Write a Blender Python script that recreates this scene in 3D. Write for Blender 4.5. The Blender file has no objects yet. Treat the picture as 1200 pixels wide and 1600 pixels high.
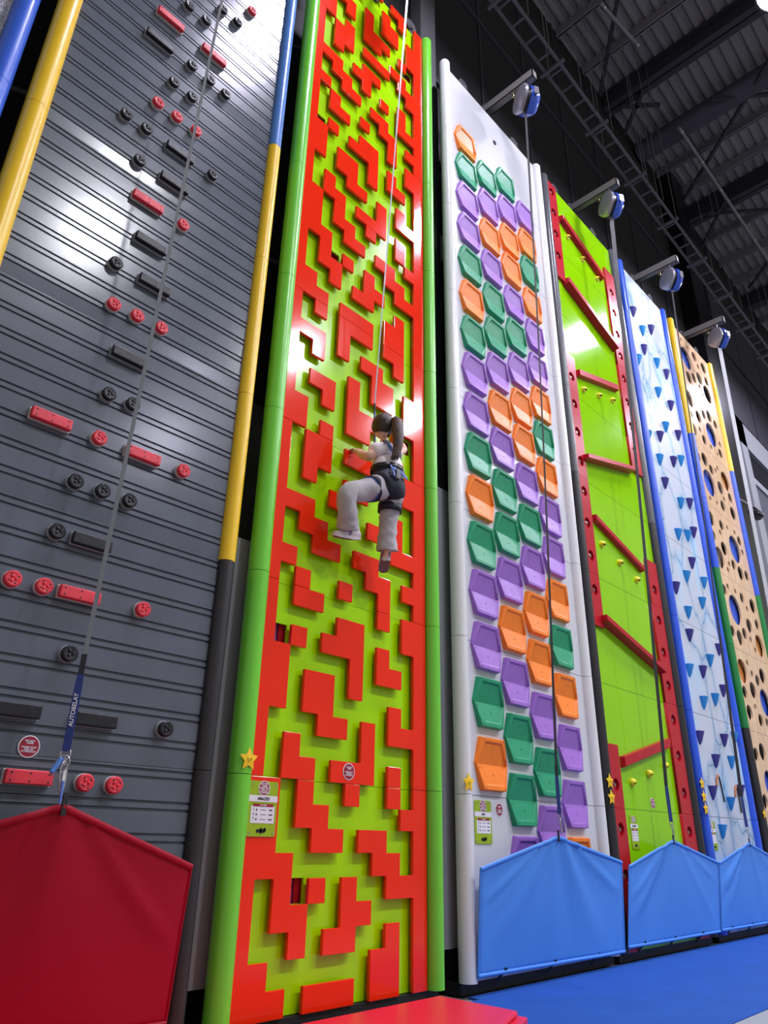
import bpy, bmesh, math, random
from mathutils import Vector, Matrix
PI = math.pi
random.seed(4)
S = bpy.context.scene
C = S.collection

# ------------------------------------------------------------------ camera
yaw, pitch, roll, FPX = 0.804308900, 0.427950347, -0.019635949, 1123.32
fw = Vector((math.sin(yaw)*math.cos(pitch), math.cos(yaw)*math.cos(pitch), math.sin(pitch)))
rt0 = Vector((math.cos(yaw), -math.sin(yaw), 0)); dn0 = fw.cross(rt0)
cr, sr = math.cos(roll), math.sin(roll)
rt = cr*rt0 + sr*dn0; dn = -sr*rt0 + cr*dn0
cam = bpy.data.cameras.new('camera'); camo = bpy.data.objects.new('camera', cam); C.objects.link(camo)
M = Matrix((rt, -dn, -fw)).transposed().to_4x4(); M.translation = Vector((-2.19010841, -2.95876183, 0.731056719))
camo.matrix_world = M
cam.sensor_fit = 'VERTICAL'; cam.sensor_height = 24; cam.lens = FPX/1600*24; cam.clip_end = 200; cam.clip_start = 0.02
S.camera = camo

# ------------------------------------------------------------------ world, exposure
w = bpy.data.worlds.new('hall_air'); S.world = w; w.use_nodes = True
WORLD = 0.25
w.node_tree.nodes['Background'].inputs[0].default_value = (1.0, 0.98, 0.97, 1)
w.node_tree.nodes['Background'].inputs[1].default_value = WORLD
S.view_settings.view_transform = 'Standard'; S.view_settings.look = 'None'
S.view_settings.exposure = 0.58; S.view_settings.gamma = 1.0; S.view_settings.use_curve_mapping = False
LAMP_STRENGTH = 255.0

# ------------------------------------------------------------------ materials
def lin(c):
    c = c/255.0
    return c/12.92 if c <= 0.04045 else ((c+0.055)/1.055)**2.4
def mat(name, rgb, rough=0.4, metal=0.0, coat=0.0, bump=0.0, bscale=40.0, emit=0.0, spec=0.5, var=0.0, vscale=3.0, coat_rough=0.1):
    m = bpy.data.materials.new(name); m.use_nodes = True
    nt = m.node_tree; b = nt.nodes['Principled BSDF']
    col = (lin(rgb[0]), lin(rgb[1]), lin(rgb[2]), 1)
    b.inputs['Base Color'].default_value = col
    b.inputs['Roughness'].default_value = rough; b.inputs['Metallic'].default_value = metal
    b.inputs['Coat Weight'].default_value = coat; b.inputs['Coat Roughness'].default_value = coat_rough
    b.inputs['Specular IOR Level'].default_value = spec
    if emit: b.inputs['Emission Color'].default_value = col; b.inputs['Emission Strength'].default_value = emit
    if bump or var:
        tc = nt.nodes.new('ShaderNodeTexCoord')
    if bump:
        n = nt.nodes.new('ShaderNodeTexNoise'); n.inputs['Scale'].default_value = bscale; n.inputs['Detail'].default_value = 3
        bp = nt.nodes.new('ShaderNodeBump'); bp.inputs['Strength'].default_value = bump; bp.inputs['Distance'].default_value = 0.01
        nt.links.new(tc.outputs['Object'], n.inputs['Vector']); nt.links.new(n.outputs['Fac'], bp.inputs['Height']); nt.links.new(bp.outputs['Normal'], b.inputs['Normal'])
        if coat: nt.links.new(bp.outputs['Normal'], b.inputs['Coat Normal'])
    if var:
        n2 = nt.nodes.new('ShaderNodeTexNoise'); n2.inputs['Scale'].default_value = vscale; n2.inputs['Detail'].default_value = 5
        r = nt.nodes.new('ShaderNodeValToRGB')
        r.color_ramp.elements[0].position = 0.35; r.color_ramp.elements[1].position = 0.65
        r.color_ramp.elements[0].color = tuple(x*(1-var) for x in col[:3]) + (1,)
        r.color_ramp.elements[1].color = tuple(min(1, x*(1+var*0.5)) for x in col[:3]) + (1,)
        nt.links.new(tc.outputs['Object'], n2.inputs['Vector']); nt.links.new(n2.outputs['Fac'], r.inputs['Fac']); nt.links.new(r.outputs['Color'], b.inputs['Base Color'])
    return m
MT = {}
def defm(k, *a, **kw): MT[k] = mat(k, *a, **kw)
defm('maze_red', (240, 44, 14), 0.11, spec=0.4, bump=0.02, bscale=120, var=0.04, vscale=2)
defm('maze_lime', (164, 226, 0), 0.17, spec=0.35, bump=0.015, bscale=60)
defm('tube_green', (112, 206, 56), 0.3)
defm('tube_black', (42, 40, 42), 0.42)
defm('tube_dark', (84, 86, 90), 0.3)
defm('tube_yellow', (246, 200, 34), 0.33)
defm('tube_blue', (84, 132, 205), 0.3)
defm('tube_azure', (56, 102, 214), 0.3)
defm('tube_white', (222, 222, 222), 0.28)
defm('tube_cobalt', (48, 92, 215), 0.33)
defm('tube_deepgreen', (28, 128, 62), 0.35)
defm('slat_grey', (94, 100, 111), 0.2, bump=0.02, bscale=30, var=0.10, vscale=5)
defm('hold_red', (226, 52, 68), 0.5, bump=0.08, bscale=60, var=0.1, vscale=14)
defm('hold_black', (34, 35, 38), 0.42, spec=0.35, bump=0.1, bscale=60, var=0.15, vscale=20)
defm('hold_base_white', (205, 200, 198), 0.5)
defm('hold_base_smoke', (160, 162, 166), 0.4)
defm('screw_dark', (25, 22, 22), 0.5)
defm('hex_white', (204, 205, 210), 0.25, spec=0.35)
defm('hex_orange', (250, 132, 38), 0.42, spec=0.35, bump=0.12, bscale=45, var=0.06, vscale=16)
defm('hex_green', (34, 150, 106), 0.42, spec=0.35, bump=0.12, bscale=45, var=0.08, vscale=16)
defm('hex_purple', (156, 108, 196), 0.42, spec=0.35, bump=0.12, bscale=45, var=0.06, vscale=16)
defm('ledge_lime', (140, 204, 4), 0.11, bump=0.02, bscale=9, spec=0.3)
defm('ledge_red', (180, 18, 36), 0.3, spec=0.3)
defm('hold_yellow', (236, 218, 30), 0.4)
defm('cup_sky', (42, 146, 222), 0.35)
defm('cup_navy', (66, 58, 140), 0.4)
defm('mat_blue', (72, 140, 226), 0.5, bump=0.08, bscale=25)
defm('mat_red', (156, 0, 34), 0.55, bump=0.08, bscale=25, spec=0.25)
defm('strap_black', (18, 18, 20), 0.6)
defm('floor_blue', (34, 84, 170), 0.7, spec=0.2, bump=0.2, bscale=160, var=0.08, vscale=4)
defm('floor_red', (226, 30, 60), 0.38, bump=0.04, bscale=12)
defm('floor_grey', (120, 122, 120), 0.7, var=0.1)
defm('mat_grey', (150, 158, 165), 0.6)
defm('steel', (190, 190, 192), 0.3, metal=0.9)
defm('arm_grey', (104, 102, 100), 0.6)
defm('brass', (220, 200, 150), 0.25, metal=0.9)
defm('belay_blue', (46, 84, 190), 0.15, coat=0.5)
defm('belay_silver', (150, 148, 158), 0.3, metal=0.5)
defm('belay_black', (14, 14, 18), 0.35)
defm('webbing', (112, 114, 118), 0.6)
defm('webbing_silver', (178, 180, 184), 0.35)
defm('webbing_navy', (34, 52, 120), 0.6)
defm('webbing_black', (30, 31, 34), 0.6)
defm('white_print', (225, 222, 230), 0.6)
defm('sticker_red', (150, 20, 45), 0.4)
defm('sign_green', (150, 180, 20), 0.4)
defm('print_black', (24, 24, 24), 0.5)
defm('star_yellow', (246, 200, 26), 0.45)
defm('cane_brown', (176, 104, 58), 0.5)
defm('roof_deck', (146, 143, 148), 0.6)
defm('roof_steel', (56, 55, 66), 0.6)
defm('roof_steel_light', (136, 133, 142), 0.5)
defm('roof_duct', (74, 70, 88), 0.55)
defm('wall_black', (30, 29, 32), 0.75, var=0.15, vscale=0.6)
defm('wall_greyclad', (100, 101, 104), 0.7, var=0.06, vscale=1)
defm('column_grey', (88, 88, 92), 0.6)
defm('frame_grey', (150, 151, 158), 0.5)
defm('panel_slate', (88, 88, 100), 0.5)
defm('glass_dark', (36, 36, 44), 0.15)
defm('wire', (120, 118, 120), 0.5)
defm('tray_steel', (122, 122, 132), 0.5, metal=0.3)
defm('lamp_body', (60, 60, 66), 0.4)
defm('lamp_lens', (236, 232, 255), 0.5, emit=LAMP_STRENGTH*0.85)
defm('lamp_lens_soft', (246, 246, 255), 0.5, emit=LAMP_STRENGTH*1.15)
defm('acrylic', (84, 84, 88), 0.2)
defm('glitter', (150, 150, 160), 0.45, metal=0.4, bump=1.0, bscale=120, var=0.5, vscale=60)
defm('skin', (238, 190, 166), 0.5)
defm('ponytail_brown', (84, 64, 56), 0.45, bump=0.5, bscale=90, var=0.35, vscale=50)
defm('hair', (58, 44, 38), 0.42, bump=0.5, bscale=90, var=0.35, vscale=40)
defm('shirt', (255, 244, 250), 0.75, bump=0.15, bscale=30)
defm('trousers', (190, 184, 190), 0.8, bump=0.3, bscale=24, var=0.08, vscale=20)
defm('harness_navy', (22, 26, 48), 0.6, var=0.3, vscale=30)
defm('harness_blue', (84, 116, 196), 0.5)
defm('shoe_white', (228, 214, 222), 0.6)
defm('shoe_lilac', (158, 136, 178), 0.7)
defm('shoe_sole', (126, 92, 102), 0.6)
defm('lips', (190, 110, 104), 0.5)
defm('eye_white', (240, 240, 240), 0.3)
defm('hole_blue', (52, 88, 200), 0.4)
defm('hole_dark', (46, 34, 26), 0.7)
defm('hole_grey', (128, 120, 110), 0.6)
defm('hole_orange', (196, 128, 60), 0.6)
defm('hole_green', (96, 130, 96), 0.6)
defm('hole_red', (150, 56, 44), 0.6)

def seam_nodes(m, width=0.003, dark=0.35):
    """thin panel joints every metre of height, as part of the board's surface"""
    nt = m.node_tree; b = nt.nodes['Principled BSDF']
    geo = nt.nodes.new('ShaderNodeNewGeometry'); sep = nt.nodes.new('ShaderNodeSeparateXYZ'); nt.links.new(geo.outputs['Position'], sep.inputs[0])
    pp = nt.nodes.new('ShaderNodeMath'); pp.operation = 'PINGPONG'; pp.inputs[1].default_value = 0.5; nt.links.new(sep.outputs['Z'], pp.inputs[0])
    lt = nt.nodes.new('ShaderNodeMath'); lt.operation = 'LESS_THAN'; lt.inputs[1].default_value = width; nt.links.new(pp.outputs[0], lt.inputs[0])
    mx = nt.nodes.new('ShaderNodeMix'); mx.data_type = 'RGBA'; nt.links.new(lt.outputs[0], mx.inputs['Factor'])
    src = b.inputs['Base Color']
    if src.is_linked: nt.links.new(src.links[0].from_socket, mx.inputs[6]); c = (0.3, 0.3, 0.3)
    else: mx.inputs[6].default_value = src.default_value; c = src.default_value
    mx.inputs[7].default_value = (c[0]*dark, c[1]*dark, c[2]*dark, 1)
    nt.links.new(mx.outputs[2], b.inputs['Base Color'])
for k in ('hex_white', 'ledge_lime'): seam_nodes(MT[k])

def ice_material():
    m = mat('ice_panel', (190, 206, 224), 0.42, spec=0.18); nt = m.node_tree; b = nt.nodes['Principled BSDF']
    tc = nt.nodes.new('ShaderNodeTexCoord')
    mp = nt.nodes.new('ShaderNodeMapping'); mp.inputs['Scale'].default_value = (1.5, 1.0, 0.7); nt.links.new(tc.outputs['Object'], mp.inputs[0])
    ns = nt.nodes.new('ShaderNodeTexNoise'); ns.inputs['Scale'].default_value = 3.0; ns.inputs['Detail'].default_value = 6; nt.links.new(mp.outputs[0], ns.inputs['Vector'])
    mv = nt.nodes.new('ShaderNodeMix'); mv.data_type = 'VECTOR'; mv.inputs['Factor'].default_value = 0.24
    nt.links.new(mp.outputs[0], mv.inputs[4]); nt.links.new(ns.outputs['Color'], mv.inputs[5])
    vo = nt.nodes.new('ShaderNodeTexVoronoi'); vo.feature = 'DISTANCE_TO_EDGE'; vo.inputs['Scale'].default_value = 1.7; nt.links.new(mv.outputs[1], vo.inputs['Vector'])
    r1 = nt.nodes.new('ShaderNodeValToRGB'); e = r1.color_ramp.elements
    e[0].position = 0.0; e[0].color = (lin(110), lin(160), lin(200), 1); e[1].position = 0.09; e[1].color = (1, 1, 1, 1)
    x = r1.color_ramp.elements.new(0.004); x.color = (lin(130), lin(178), lin(212), 1)
    x = r1.color_ramp.elements.new(0.008); x.color = (lin(214), lin(234), lin(246), 1)
    nt.links.new(vo.outputs['Distance'], r1.inputs[0])
    n2 = nt.nodes.new('ShaderNodeTexNoise'); n2.inputs['Scale'].default_value = 1.6; n2.inputs['Detail'].default_value = 4; nt.links.new(mp.outputs[0], n2.inputs['Vector'])
    r2 = nt.nodes.new('ShaderNodeValToRGB'); r2.color_ramp.elements[0].position = 0.30; r2.color_ramp.elements[0].color = (lin(164), lin(204), lin(232), 1)
    r2.color_ramp.elements[1].position = 0.48; r2.color_ramp.elements[1].color = (lin(190), lin(198), lin(210), 1); nt.links.new(n2.outputs['Fac'], r2.inputs[0])
    mu = nt.nodes.new('ShaderNodeMix'); mu.data_type = 'RGBA'; mu.blend_type = 'MULTIPLY'; mu.inputs['Factor'].default_value = 1
    nt.links.new(r1.outputs[0], mu.inputs[6]); nt.links.new(r2.outputs[0], mu.inputs[7]); nt.links.new(mu.outputs[2], b.inputs['Base Color'])
    return m
MT['ice_panel'] = ice_material(); seam_nodes(MT['ice_panel'], 0.003)
def ply_material():
    m = mat('plywood', (222, 188, 150), 0.22, spec=0.35); nt = m.node_tree; b = nt.nodes['Principled BSDF']
    tc = nt.nodes.new('ShaderNodeTexCoord'); mp = nt.nodes.new('ShaderNodeMapping'); mp.inputs['Scale'].default_value = (14, 14, 1.6)
    nt.links.new(tc.outputs['Object'], mp.inputs[0]); n = nt.nodes.new('ShaderNodeTexNoise'); n.inputs['Scale'].default_value = 2; n.inputs['Detail'].default_value = 6
    nt.links.new(mp.outputs[0], n.inputs['Vector']); r = nt.nodes.new('ShaderNodeValToRGB')
    r.color_ramp.elements[0].position = 0.3; r.color_ramp.elements[0].color = (lin(206), lin(168), lin(128), 1)
    r.color_ramp.elements[1].position = 0.7; r.color_ramp.elements[1].color = (lin(232), lin(200), lin(164), 1)
    nt.links.new(n.outputs['Fac'], r.inputs[0]); nt.links.new(r.outputs[0], b.inputs['Base Color']); return m
MT['plywood'] = ply_material(); seam_nodes(MT['plywood'], 0.0025, 0.9)

# ------------------------------------------------------------------ mesh helpers
WLOC = {}
class MB:
    def __init__(s): s.v = []; s.f = []; s.mi = []
    def add(s, vs, fs, k=0):
        o = len(s.v); s.v += [tuple(x) for x in vs]; s.f += [tuple(i+o for i in f) for f in fs]; s.mi += [k]*len(fs); return s
    def box(s, x0, x1, y0, y1, z0, z1, k=0):
        v = [(x, y, z) for x in (x0, x1) for y in (y0, y1) for z in (z0, z1)]
        return s.add(v, [(0, 1, 3, 2), (4, 6, 7, 5), (0, 4, 5, 1), (2, 3, 7, 6), (0, 2, 6, 4), (1, 5, 7, 3)], k)
    def bar(s, a, b, wx, wz=None, up=(0, 0, 1), k=0):
        a = Vector(a); b = Vector(b); d = (b-a).normalized(); u = Vector(up)
        if abs(d.dot(u)) > 0.95: u = Vector((0, 1, 0))
        sd = d.cross(u).normalized(); u = sd.cross(d).normalized(); wz = wz or wx
        v = [p + sd*i*wx/2 + u*j*wz/2 for p in (a, b) for i, j in ((-1, -1), (1, -1), (1, 1), (-1, 1))]
        return s.add(v, [(3, 2, 1, 0), (4, 5, 6, 7), (0, 1, 5, 4), (1, 2, 6, 5), (2, 3, 7, 6), (3, 0, 4, 7)], k)
    def prism(s, pts, y0, y1, k=0):
        """outline in X,Z extruded from y0 (front, nearer the camera) to y1"""
        n = len(pts); v = [(x, y0, z) for x, z in pts] + [(x, y1, z) for x, z in pts]
        return s.add(v, [tuple(range(n)), tuple(range(2*n-1, n-1, -1))] + [(i, i+n, (i+1) % n+n, (i+1) % n) for i in range(n)], k)
    def lathe(s, prof, c, axis='y', n=20, k=0, a0=0, a1=2*PI):
        """prof: (radius, height along axis)"""
        full = abs(a1-a0-2*PI) < 1e-6; m = n if full else n+1; v = []
        for r, h in prof:
            for i in range(m):
                a = a0+(a1-a0)*i/n; p, q = r*math.cos(a), r*math.sin(a)
                if axis == 'y': v.append((c[0]+p, c[1]+h, c[2]+q))
                elif axis == 'z': v.append((c[0]+p, c[1]+q, c[2]+h))
                else: v.append((c[0]+h, c[1]+p, c[2]+q))
        f = []
        for j in range(len(prof)-1):
            for i in range(n):
                i2 = (i+1) % m
                f.append((j*m+i, j*m+i2, (j+1)*m+i2, (j+1)*m+i))
        if prof[0][0] > 1e-5: f.append(tuple(range(m-1, -1, -1)))
        if prof[-1][0] > 1e-5: f.append(tuple(range((len(prof)-1)*m, len(prof)*m)))
        return s.add(v, f, k)
    def tube(s, pts, r, n=8, k=0, flat=1.0, closed=False, up=(0, 1, 0.01)):
        P = [Vector(p) for p in pts]; rr = r if isinstance(r, (list, tuple)) else [r]*len(P); v = []
        for i, p in enumerate(P):
            if closed: d = P[(i+1) % len(P)]-P[i-1]
            else: d = (P[min(i+1, len(P)-1)]-P[max(i-1, 0)])
            d.normalize(); u = Vector(up)
            if abs(d.dot(u)) > 0.97: u = Vector((1, 0, 0))
            a = d.cross(u).normalized(); b = a.cross(d).normalized()
            for j in range(n):
                t = 2*PI*j/n; v.append(p + a*math.cos(t)*rr[i] + b*math.sin(t)*rr[i]*flat)
        f = [(i*n+j, i*n+(j+1) % n, (i+1)*n+(j+1) % n, (i+1)*n+j) for i in range(len(P)-1) for j in range(n)]
        if closed: i = len(P)-1; f += [(i*n+j, i*n+(j+1) % n, (j+1) % n, j) for j in range(n)]
        else: f += [tuple(range(n-1, -1, -1)), tuple(range((len(P)-1)*n, len(P)*n))]
        return s.add(v, f, k)
    def build(s, name, m, parent=None, loc=(0, 0, 0), label=None, smooth=False, bevel=0, kind=None):
        me = bpy.data.meshes.new(name); me.from_pydata([(x-loc[0], y-loc[1], z-loc[2]) for x, y, z in s.v], [], s.f)
        ms = m if isinstance(m, (list, tuple)) else [m]
        for x in ms: me.materials.append(MT[x])
        me.polygons.foreach_set('material_index', s.mi)
        bm = bmesh.new(); bm.from_mesh(me); bmesh.ops.recalc_face_normals(bm, faces=bm.faces); bm.to_mesh(me); bm.free()
        if smooth:
            me.polygons.foreach_set('use_smooth', [True]*len(me.polygons))
            me.set_sharp_from_angle(angle=math.radians(smooth if smooth is not True else 50))
        return link(name, me, parent, loc, label, bevel, kind)
def link(name, me, parent=None, loc=(0, 0, 0), label=None, bevel=0, kind=None):
    o = bpy.data.objects.new(name, me); C.objects.link(o)
    WLOC[o.name] = Vector(loc)
    if parent: o.parent = parent; o.location = Vector(loc)-WLOC[parent.name]
    else: o.location = loc
    if label: o['label'] = label
    if kind: o['kind'] = kind
    if bevel:
        b = o.modifiers.new('edge', 'BEVEL'); b.width = bevel; b.segments = 2; b.limit_method = 'ANGLE'; b.angle_limit = math.radians(40); b.harden_normals = False
    return o
def thing(name, label, cat, loc, group=None):
    o = bpy.data.objects.new(name, None); C.objects.link(o); o.empty_display_size = 0.1
    o.location = loc; WLOC[o.name] = Vector(loc); o['label'] = label; o['category'] = cat
    if group: o['group'] = group
    return o
def tag(o, label, cat, group=None):
    o['label'] = label; o['category'] = cat
    if group: o['group'] = group
    return o
def copy_part(src, parent, loc, label=None):
    """copy of a part and its sub-parts, mesh data shared"""
    c = src.copy(); C.objects.link(c); c.parent = parent; WLOC[c.name] = Vector(loc); c.location = Vector(loc)-WLOC[parent.name]
    if 'label' in c: del c['label']
    if label: c['label'] = label
    for ch in src.children:
        d = ch.copy(); C.objects.link(d); d.parent = c; WLOC[d.name] = WLOC[c.name]+d.location
    return c
def text_mesh(name, txt, size, m, parent, loc, rot=(PI/2, 0, 0), depth=0.0006, align='CENTER', spacing=1.0):
    cu = bpy.data.curves.new(name, 'FONT'); cu.body = txt; cu.size = size; cu.align_x = align; cu.align_y = 'CENTER'; cu.extrude = depth; cu.offset = size*0.02; cu.space_line = spacing
    t = bpy.data.objects.new('tmp', cu); C.objects.link(t)
    bpy.context.view_layer.update()
    me = bpy.data.meshes.new_from_object(t.evaluated_get(bpy.context.evaluated_depsgraph_get()))
    bpy.data.objects.remove(t); me.name = name; me.materials.clear(); me.materials.append(MT[m])
    me.transform(Matrix.LocRotScale(None, __import__('mathutils').Euler(rot), None))
    return link(name, me, parent, loc)
def holes_sheet(name, x0, x1, z0, z1, y0, y1, circles, m, parent, loc, label=None):
    """a board with round openings cut through it"""
    cu = bpy.data.curves.new(name, 'CURVE'); cu.dimensions = '2D'; cu.fill_mode = 'BOTH'; cu.extrude = abs(y1-y0)/2
    def spl(pts):
        sp = cu.splines.new('POLY'); sp.points.add(len(pts)-1)
        for i, (a, b) in enumerate(pts): sp.points[i].co = (a, b, 0, 1)
        sp.use_cyclic_u = True
    spl([(x0, z0), (x1, z0), (x1, z1), (x0, z1)])
    for cx, cz, r in circles: spl([(cx+r*math.cos(2*PI*i/28), cz+r*math.sin(2*PI*i/28)) for i in range(28)])
    t = bpy.data.objects.new('tmp', cu); C.objects.link(t); bpy.context.view_layer.update()
    me = bpy.data.meshes.new_from_object(t.evaluated_get(bpy.context.evaluated_depsgraph_get()))
    bpy.data.objects.remove(t); me.materials.clear(); me.materials.append(MT[m])
    me.transform(Matrix.Rotation(PI/2, 4, 'X')); me.transform(Matrix.Translation((-loc[0], (y0+y1)/2-loc[1], -loc[2])))
    return link(name, me, parent, loc, label)
def edge_tube(parent, x, segs, r=0.052, z0=0.0, top=8.04, name='edge_tube'):
    """rounded corner guard in metre lengths; segs: list of (z_from, material) from the bottom up"""
    k = 0
    while k < 8:
        a = z0 if k == 0 else k; b = top if k == 7 else k+1
        m = [mm for zz, mm in segs if zz <= k+0.01][-1]
        mb = MB()
        prof = [(r, 0.0015), (r, b-a-0.0015)] if k < 7 else [(r, 0.0015), (r, b-a-0.03), (r*0.8, b-a-0.008), (r*0.3, b-a)]
        mb.lathe(prof, (x, 0, a), 'z', 24); mb.build(name, m, parent, (x, 0, a), smooth=50); k += 1
FLOOR = -0.06

# ------------------------------------------------------------------ the building shell
def struct(name, mb, m, **kw): return mb.build(name, m, kind='structure', **kw)
b = MB(); b.box(-9, 30, -16, 1.2, FLOOR-0.2, FLOOR-0.012); struct('floor', b, 'floor_grey')
b = MB(); b.box(-9, 30, 0.6, 0.75, FLOOR-0.1, 14.6); struct('wall_back', b, 'wall_black')
b = MB(); b.box(-9, 11.0, 0.565, 0.6, 0.14, 3.42); struct('trim_1', b, 'wall_greyclad')
b = MB()                                    # upper wall cladding joints and rails
for x in [i*1.15-6 for i in range(24)]: b.box(x, x+0.03, 0.575, 0.6, 3.6, 14)
for z in (6.1, 8.9, 11.2, 13.0): b.box(-9, 30, 0.56, 0.6, z, z+0.07)
struct('trim_2', b, 'roof_steel')
b = MB(); y = 0.6                            # corrugated deck, ribs run along the wall
prof = []
while y > -9: prof += [(y, 14.0), (y-0.035, 14.05), (y-0.115, 14.05), (y-0.15, 14.0)]; y -= 0.19
n = len(prof); b.add([(x, yy, zz) for x in (-9, 30) for yy, zz in prof], [(i, i+1, n+i+1, n+i) for i in range(n-1)])
b.box(-9, 30, -9, 0.7, 14.12, 14.2)
struct('ceiling', b, 'roof_deck')
def ibeam(x, w_, h, zt=13.98, y0=0.58, y1=-9.0):
    b = MB(); b.box(x-w_/2, x+w_/2, y1, y0, zt-h, zt-h+0.02); b.box(x-w_/2, x+w_/2, y1, y0, zt-0.02, zt); b.box(x-0.012, x+0.012, y1, y0, zt-h, zt); return b
ti = 3
for x in (3.4, 7.45, 11.25, 15.1, 18.9, 22.7):
    struct('trim_%d' % ti, ibeam(x, 0.26, 0.42), 'roof_steel'); ti += 1
for x in (4.7, 5.68, 6.6, 9.75, 10.55, 12.3, 13.3, 14.2, 16.2, 17.2, 18.0, 20.0, 21, 21.9):
    struct('trim_%d' % ti, ibeam(x, 0.07, 0.2), 'roof_steel_light'); ti += 1
b = MB(); b.tube([(8.8, -9, 13.66), (8.8, 0.55, 13.66)], 0.21, 20); b.build('air_duct', 'roof_duct', smooth=50)
tag(bpy.data.objects['air_duct'], 'long round grey duct under the roof deck between two dark beams', 'duct')
b = MB()
for a, c in [((5.65, -0.56), (6.97, 0.46)), ((8.45, -2.03), (10.39, 0.29)), ((7.46, 0.29), (7.92, -0.27)), ((8.04, 0.5), (7.44, -0.16)), ((8.47, -1.02), (9.08, -1.83)), ((11.01, -0.34), (12.02, 0.55)), ((11.11, 0.08), (11.92, -0.93)), ((13.56, -0.41), (14.18, 0.23))]:
    b.bar((a[0], a[1], 13.5), (c[0], c[1], 13.5), 0.06, 0.06)
struct('trim_%d' % ti, b, 'roof_steel'); ti += 1
for k, (xa, xb) in enumerate(((5.4, 6.5), (8.5, 16.0))):
    b = MB(); b.tube([(xa, -0.36, 13.34), (xb, -0.5, 13.34)], 0.035, 10)
    o = b.build('sprinkler_pipe', 'roof_steel_light', (None), smooth=50, loc=(xa, -0.36, 13.34))
    tag(o, ['short grey pipe under the first roof bays above the white wall', 'long grey pipe crossing under the roof beams at upper right'][k], 'pipe')
    for q in range(int((xb-xa)/0.95)+1):
        x = xa+0.1+q*0.95
        f = MB(); f.lathe([(0.045, -0.02), (0.045, 0.02)], (x, -0.36-0.14*(x-xa)/(xb-xa), 13.34), 'x', 10); f.build('pipe_clamp', 'steel', o, (x, -0.4, 13.34))
# column behind the maze wall, steelwork at far right
b = MB(); b.box(1.77, 2.03, 0.42, 0.58, FLOOR, 13.9); struct('trim_%d' % ti, b, 'column_grey'); ti += 1
b = MB(); b.box(11.52, 11.9, 0.5, 0.6, 0, 8.6); b.box(11.52, 22, 0.5, 0.6, 8.02, 8.6); b.box(11.9, 22, 0.53, 0.6, 7.28, 7.42); b.box(11.9, 22, 0.53, 0.6, 3.0, 3.2); b.box(15.5, 15.8, 0.52, 0.6, 0, 8.1); struct('trim_%d' % ti, b, 'frame_grey'); ti += 1
b = MB(); b.box(11.9, 22, 0.56, 0.6, 0, 7.28); struct('door_1', b, 'panel_slate')
b = MB(); b.box(11.9, 22, 0.57, 0.6, 7.42, 8.02); struct('window_1', b, 'glass_dark')
b = MB()
for q in range(4): b.box(11.6+q*1.5, 13.05+q*1.5, 0.55, 0.6, 8.75, 10.4); b.box(11.6+q*1.5, 13.05+q*1.5, 0.55, 0.6, 10.5, 12.2)
struct('trim_%d' % ti, b, 'roof_steel'); ti += 1
b = MB(); b.box(9.75, 10.42, 0.3, 0.6, FLOOR, 13.9); struct('trim_%d' % ti, b, 'belay_black'); ti += 1
for q, z in enumerate((4.35, 3.95)):
    b = MB(); b.tube([(11.95, 0.5, z), (11.95, 0.42, z), (12.6, 0.42, z), (12.6, 0.5, z)], 0.02, 8); o = b.build('grab_rail', 'steel', smooth=50)
    tag(o, ['upper of two short chrome rails on the grey door at right edge', 'lower of two short chrome rails on the grey door at right edge'][q], 'rail')
cc = thing('security_camera', 'small black and silver camera on a bracket beside the plywood wall', 'camera', (9.46, 0.06, 5.6))
b = MB(); b.tube([(8.64, 0.03, 5.62), (9.1, 0.0, 5.64), (9.36, 0, 5.62)], 0.02, 8); b.build('bracket', 'steel', cc, (9.1, 0, 5.62), smooth=50)
b = MB(); b.lathe([(0.02, -0.16), (0.075, -0.15), (0.08, 0.08), (0.06, 0.14)], (9.5, 0, 5.6), 'x', 14); b.build('housing', 'belay_black', cc, (9.5, 0, 5.6), smooth=50)
b = MB(); b.lathe([(0.04, -0.03), (0.045, 0.0), (0.02, 0.03)], (9.5, -0.085, 5.56), 'y', 12); b.build('lens', 'steel', cc, (9.5, -0.08, 5.56), smooth=50)

b = MB(); b.box(-0.24, -0.06, 0.09, 0.12, 0.14, 2.2); struct('trim_%d' % ti, b, 'frame_grey'); ti += 1
b = MB(); b.box(1.4, 1.72, 0.1, 0.13, 0.16, 3.15); struct('trim_%d' % ti, b, 'frame_grey'); ti += 1
b = MB(); b.box(1.62, 1.9, 0.24, 0.34, 5.72, 5.98); o = b.build('junction_box', 'white_print', bevel=0.01); tag(o, 'white box fixed behind the gap between the maze wall and the white wall', 'box')

# floor coverings
b = MB(); b.box(1.0, 16, -1.28, -0.1, FLOOR-0.012, FLOOR); b.box(1.62, 16, -0.1, -0.02, FLOOR-0.012, FLOOR)
o = b.build('floor_mat', 'floor_blue'); tag(o, 'wide royal blue carpeted matting along the foot of the climbing walls', 'mat')
b = MB(); b.box(1.0, 16, -2.3, -1.285, FLOOR-0.012, FLOOR); o = b.build('floor_mat', 'mat_grey', bevel=0.004); tag(o, 'pale grey matting strip at the lower right corner', 'mat')
rm = thing('landing_mat', 'red vinyl landing mat lying in front of the red maze wall', 'mat', (0.3, -0.6, FLOOR))
b = MB(); b.add([(x, yy, z) for z in (-0.024, 0.0) for x, yy in ((-1.6, -0.115), (1.25, -0.115), (1.25, -0.60), (0.75, -0.80), (-1.6, -0.80))], [(4, 3, 2, 1, 0), (5, 6, 7, 8, 9)] + [(i, (i+1) % 5, (i+1) % 5+5, i+5) for i in range(5)])
b.build('upper_panel', 'floor_red', rm, (0.3, -0.6, 0), bevel=0.01)
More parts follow.
